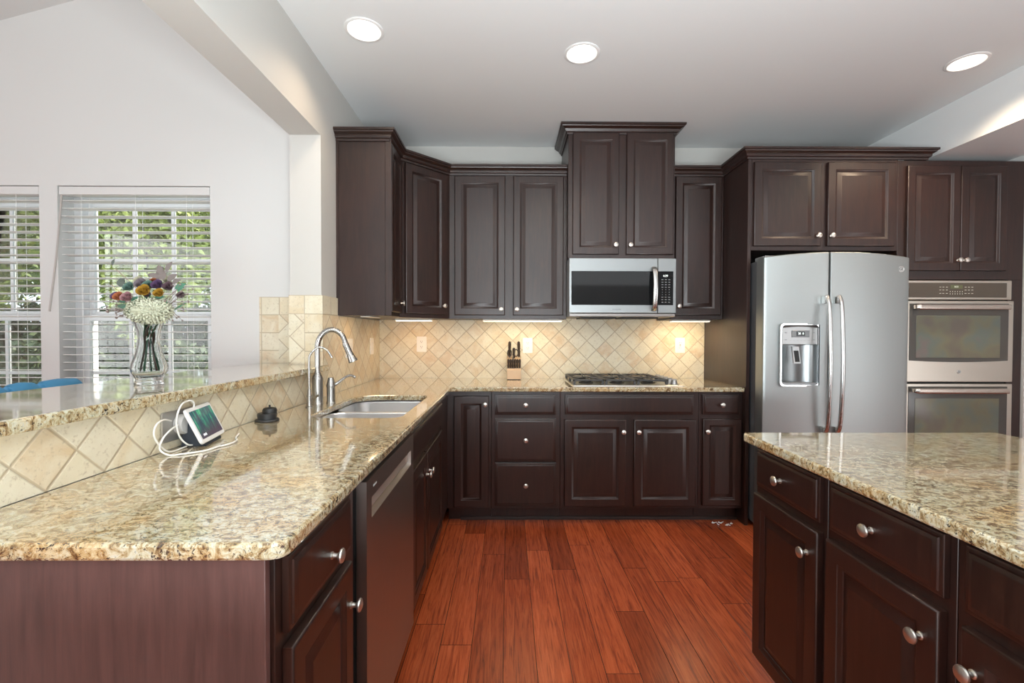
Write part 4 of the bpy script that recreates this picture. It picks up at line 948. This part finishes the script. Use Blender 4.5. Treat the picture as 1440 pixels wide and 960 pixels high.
for (u, v, dx_, dz_, L, wv, m_) in ((228, 392, -1, .35, .036, .009, LG), (232, 388, -.4, .9, .034, .011, LG), (238, 384, .5, 1, .036, .010, LG), (226, 396, .2, 1, .045, .013, LG), (240, 397, .8, .8, .034, .012, LG), (246, 400, 1, .4, .030, .009, LG), (233, 396, 0, 1, .034, .014, LG),
                                    (180, 402, -.5, .9, .022, .009, LD), (164, 376, .3, .9, .022, .006, LD), (176, 406, -.1, 1, .030, .012, LD), (172, 398, 1, .5, .024, .005, LD),
                                    (180, 428, -.6, .8, .034, .010, LT), (186, 434, -1, .2, .040, .009, LT), (190, 430, .6, .8, .034, .012, LT), (198, 436, .1, 1, .030, .011, LT), (192, 441, -.9, .4, .030, .012, LT), (250, 408, 1, .6, .036, .010, LT), (254, 412, .8, 1, .030, .008, LT), (212, 424, 0, 1, .025, .010, LT), (222, 420, .9, .1, .030, .010, LT)):
    bm = nb(); leaf_bm(bm, fp(u, v, -.01), (dx_, R.uniform(-.3, .1), dz_), L, wv); mk('leaf', bm, m_, bq)
mk('twig', tube(nb(), spline([fp(205, 440), fp(190, 415, .02), fp(174, 395, .015), fp(165, 380, -.005)], 5), .0011, 5), BRS, bq)
mk('twig', tube(nb(), spline([fp(206, 440), fp(182, 424, .01), fp(166, 410, .0), fp(158, 402, 0)], 5), .0011, 5), BRS, bq)
mk('twig', tube(nb(), spline([fp(212, 440), fp(236, 412, .02), fp(254, 404, .0), fp(263, 402, 0)], 5), .0011, 5), BRS, bq)
bm = nb()
for k in range(60):
    if k < 34: u, v = R.uniform(154, 186), R.uniform(424, 449); 
    else: u, v = R.uniform(244, 264), R.uniform(402, 452)
    if k < 34 and v > 449 - (u - 154) * -.2: continue
    c = fp(u, v, R.uniform(-.03, .03)); bmesh.ops.create_icosphere(bm, subdivisions=1, radius=R.uniform(.0026, .0045), matrix=Matrix.Translation(c))
    e = fp(200, 436) if k < 34 else fp(232, 436); tube(bm, [c, c + (e - c) * .5 + Vector((0, 0, .006)), e], .0006, 4)
mk('berry_sprays', bm, simple('berry_mauve', (.22, .17, .15), .6), bq)['kind'] = 'stuff'

# ------------------------------------------------------------------ blue bar stool behind the bar
st = thing('bar_stool', 'blue channel-tufted bar stool behind the bar, only its back top showing', 'bar stool', (-1.60, 1.62, 0))
for i, (a, b) in enumerate(((1.36, 1.478), (1.482, 1.600), (1.604, 1.715), (1.719, 1.880))):
    bm = nb(); rings = []
    for y, s in ((a, .35), (a + .008, .8), (a + .025, 1), ((a + b) / 2, 1.08), (b - .025, 1), (b - .008, .8), (b, .35)):
        sec = rrect(-.035 * s, .035 * s, .70, 1.044 + .040 * s, .030, 5); rings.append([(-1.735 + x + .0 * y, y, z) for x, z in sec])
    mk('back_channel', loft(bm, rings), BLUE, st)
mk('seat', B(-1.80, -1.47, 1.38, 1.86, .62, .70, .03, 3), BLUE, st)
for x, y in ((-1.77, 1.41), (-1.77, 1.83), (-1.50, 1.41), (-1.50, 1.83)):
    mk('leg', tube(nb(), [(x + (x + 1.63) * .15, y + (y - 1.62) * .1, 0), (x, y, .62)], [.012, .018], 10), BLACKM, st)
mk('footrest', tube(nb(), [(-1.785, 1.40, .25), (-1.485, 1.40, .25), (-1.485, 1.84, .25), (-1.785, 1.84, .25)], .008, 8, closed=True), NICKEL, st)

# small crumpled scrap on the floor by the refrigerator panel
bm = nb()
for k in range(9):
    c = Vector((1.43 + R.uniform(-.07, .10), 3.06 + R.uniform(-.06, .03), .006)); bmesh.ops.create_icosphere(bm, subdivisions=1, radius=R.uniform(.004, .008), matrix=Matrix.Translation(c) @ Matrix.Diagonal((1.5, 1, .6, 1)))
    tube(bm, [c, c + Vector((R.uniform(-.02, .02), R.uniform(-.01, .01), .008))], .002, 5)
o = mk('plastic_scraps', bm, WHITEP, smooth=0); tag(o, 'few small pale scraps lying on the floor beside the refrigerator panel', 'scraps', kind='stuff')
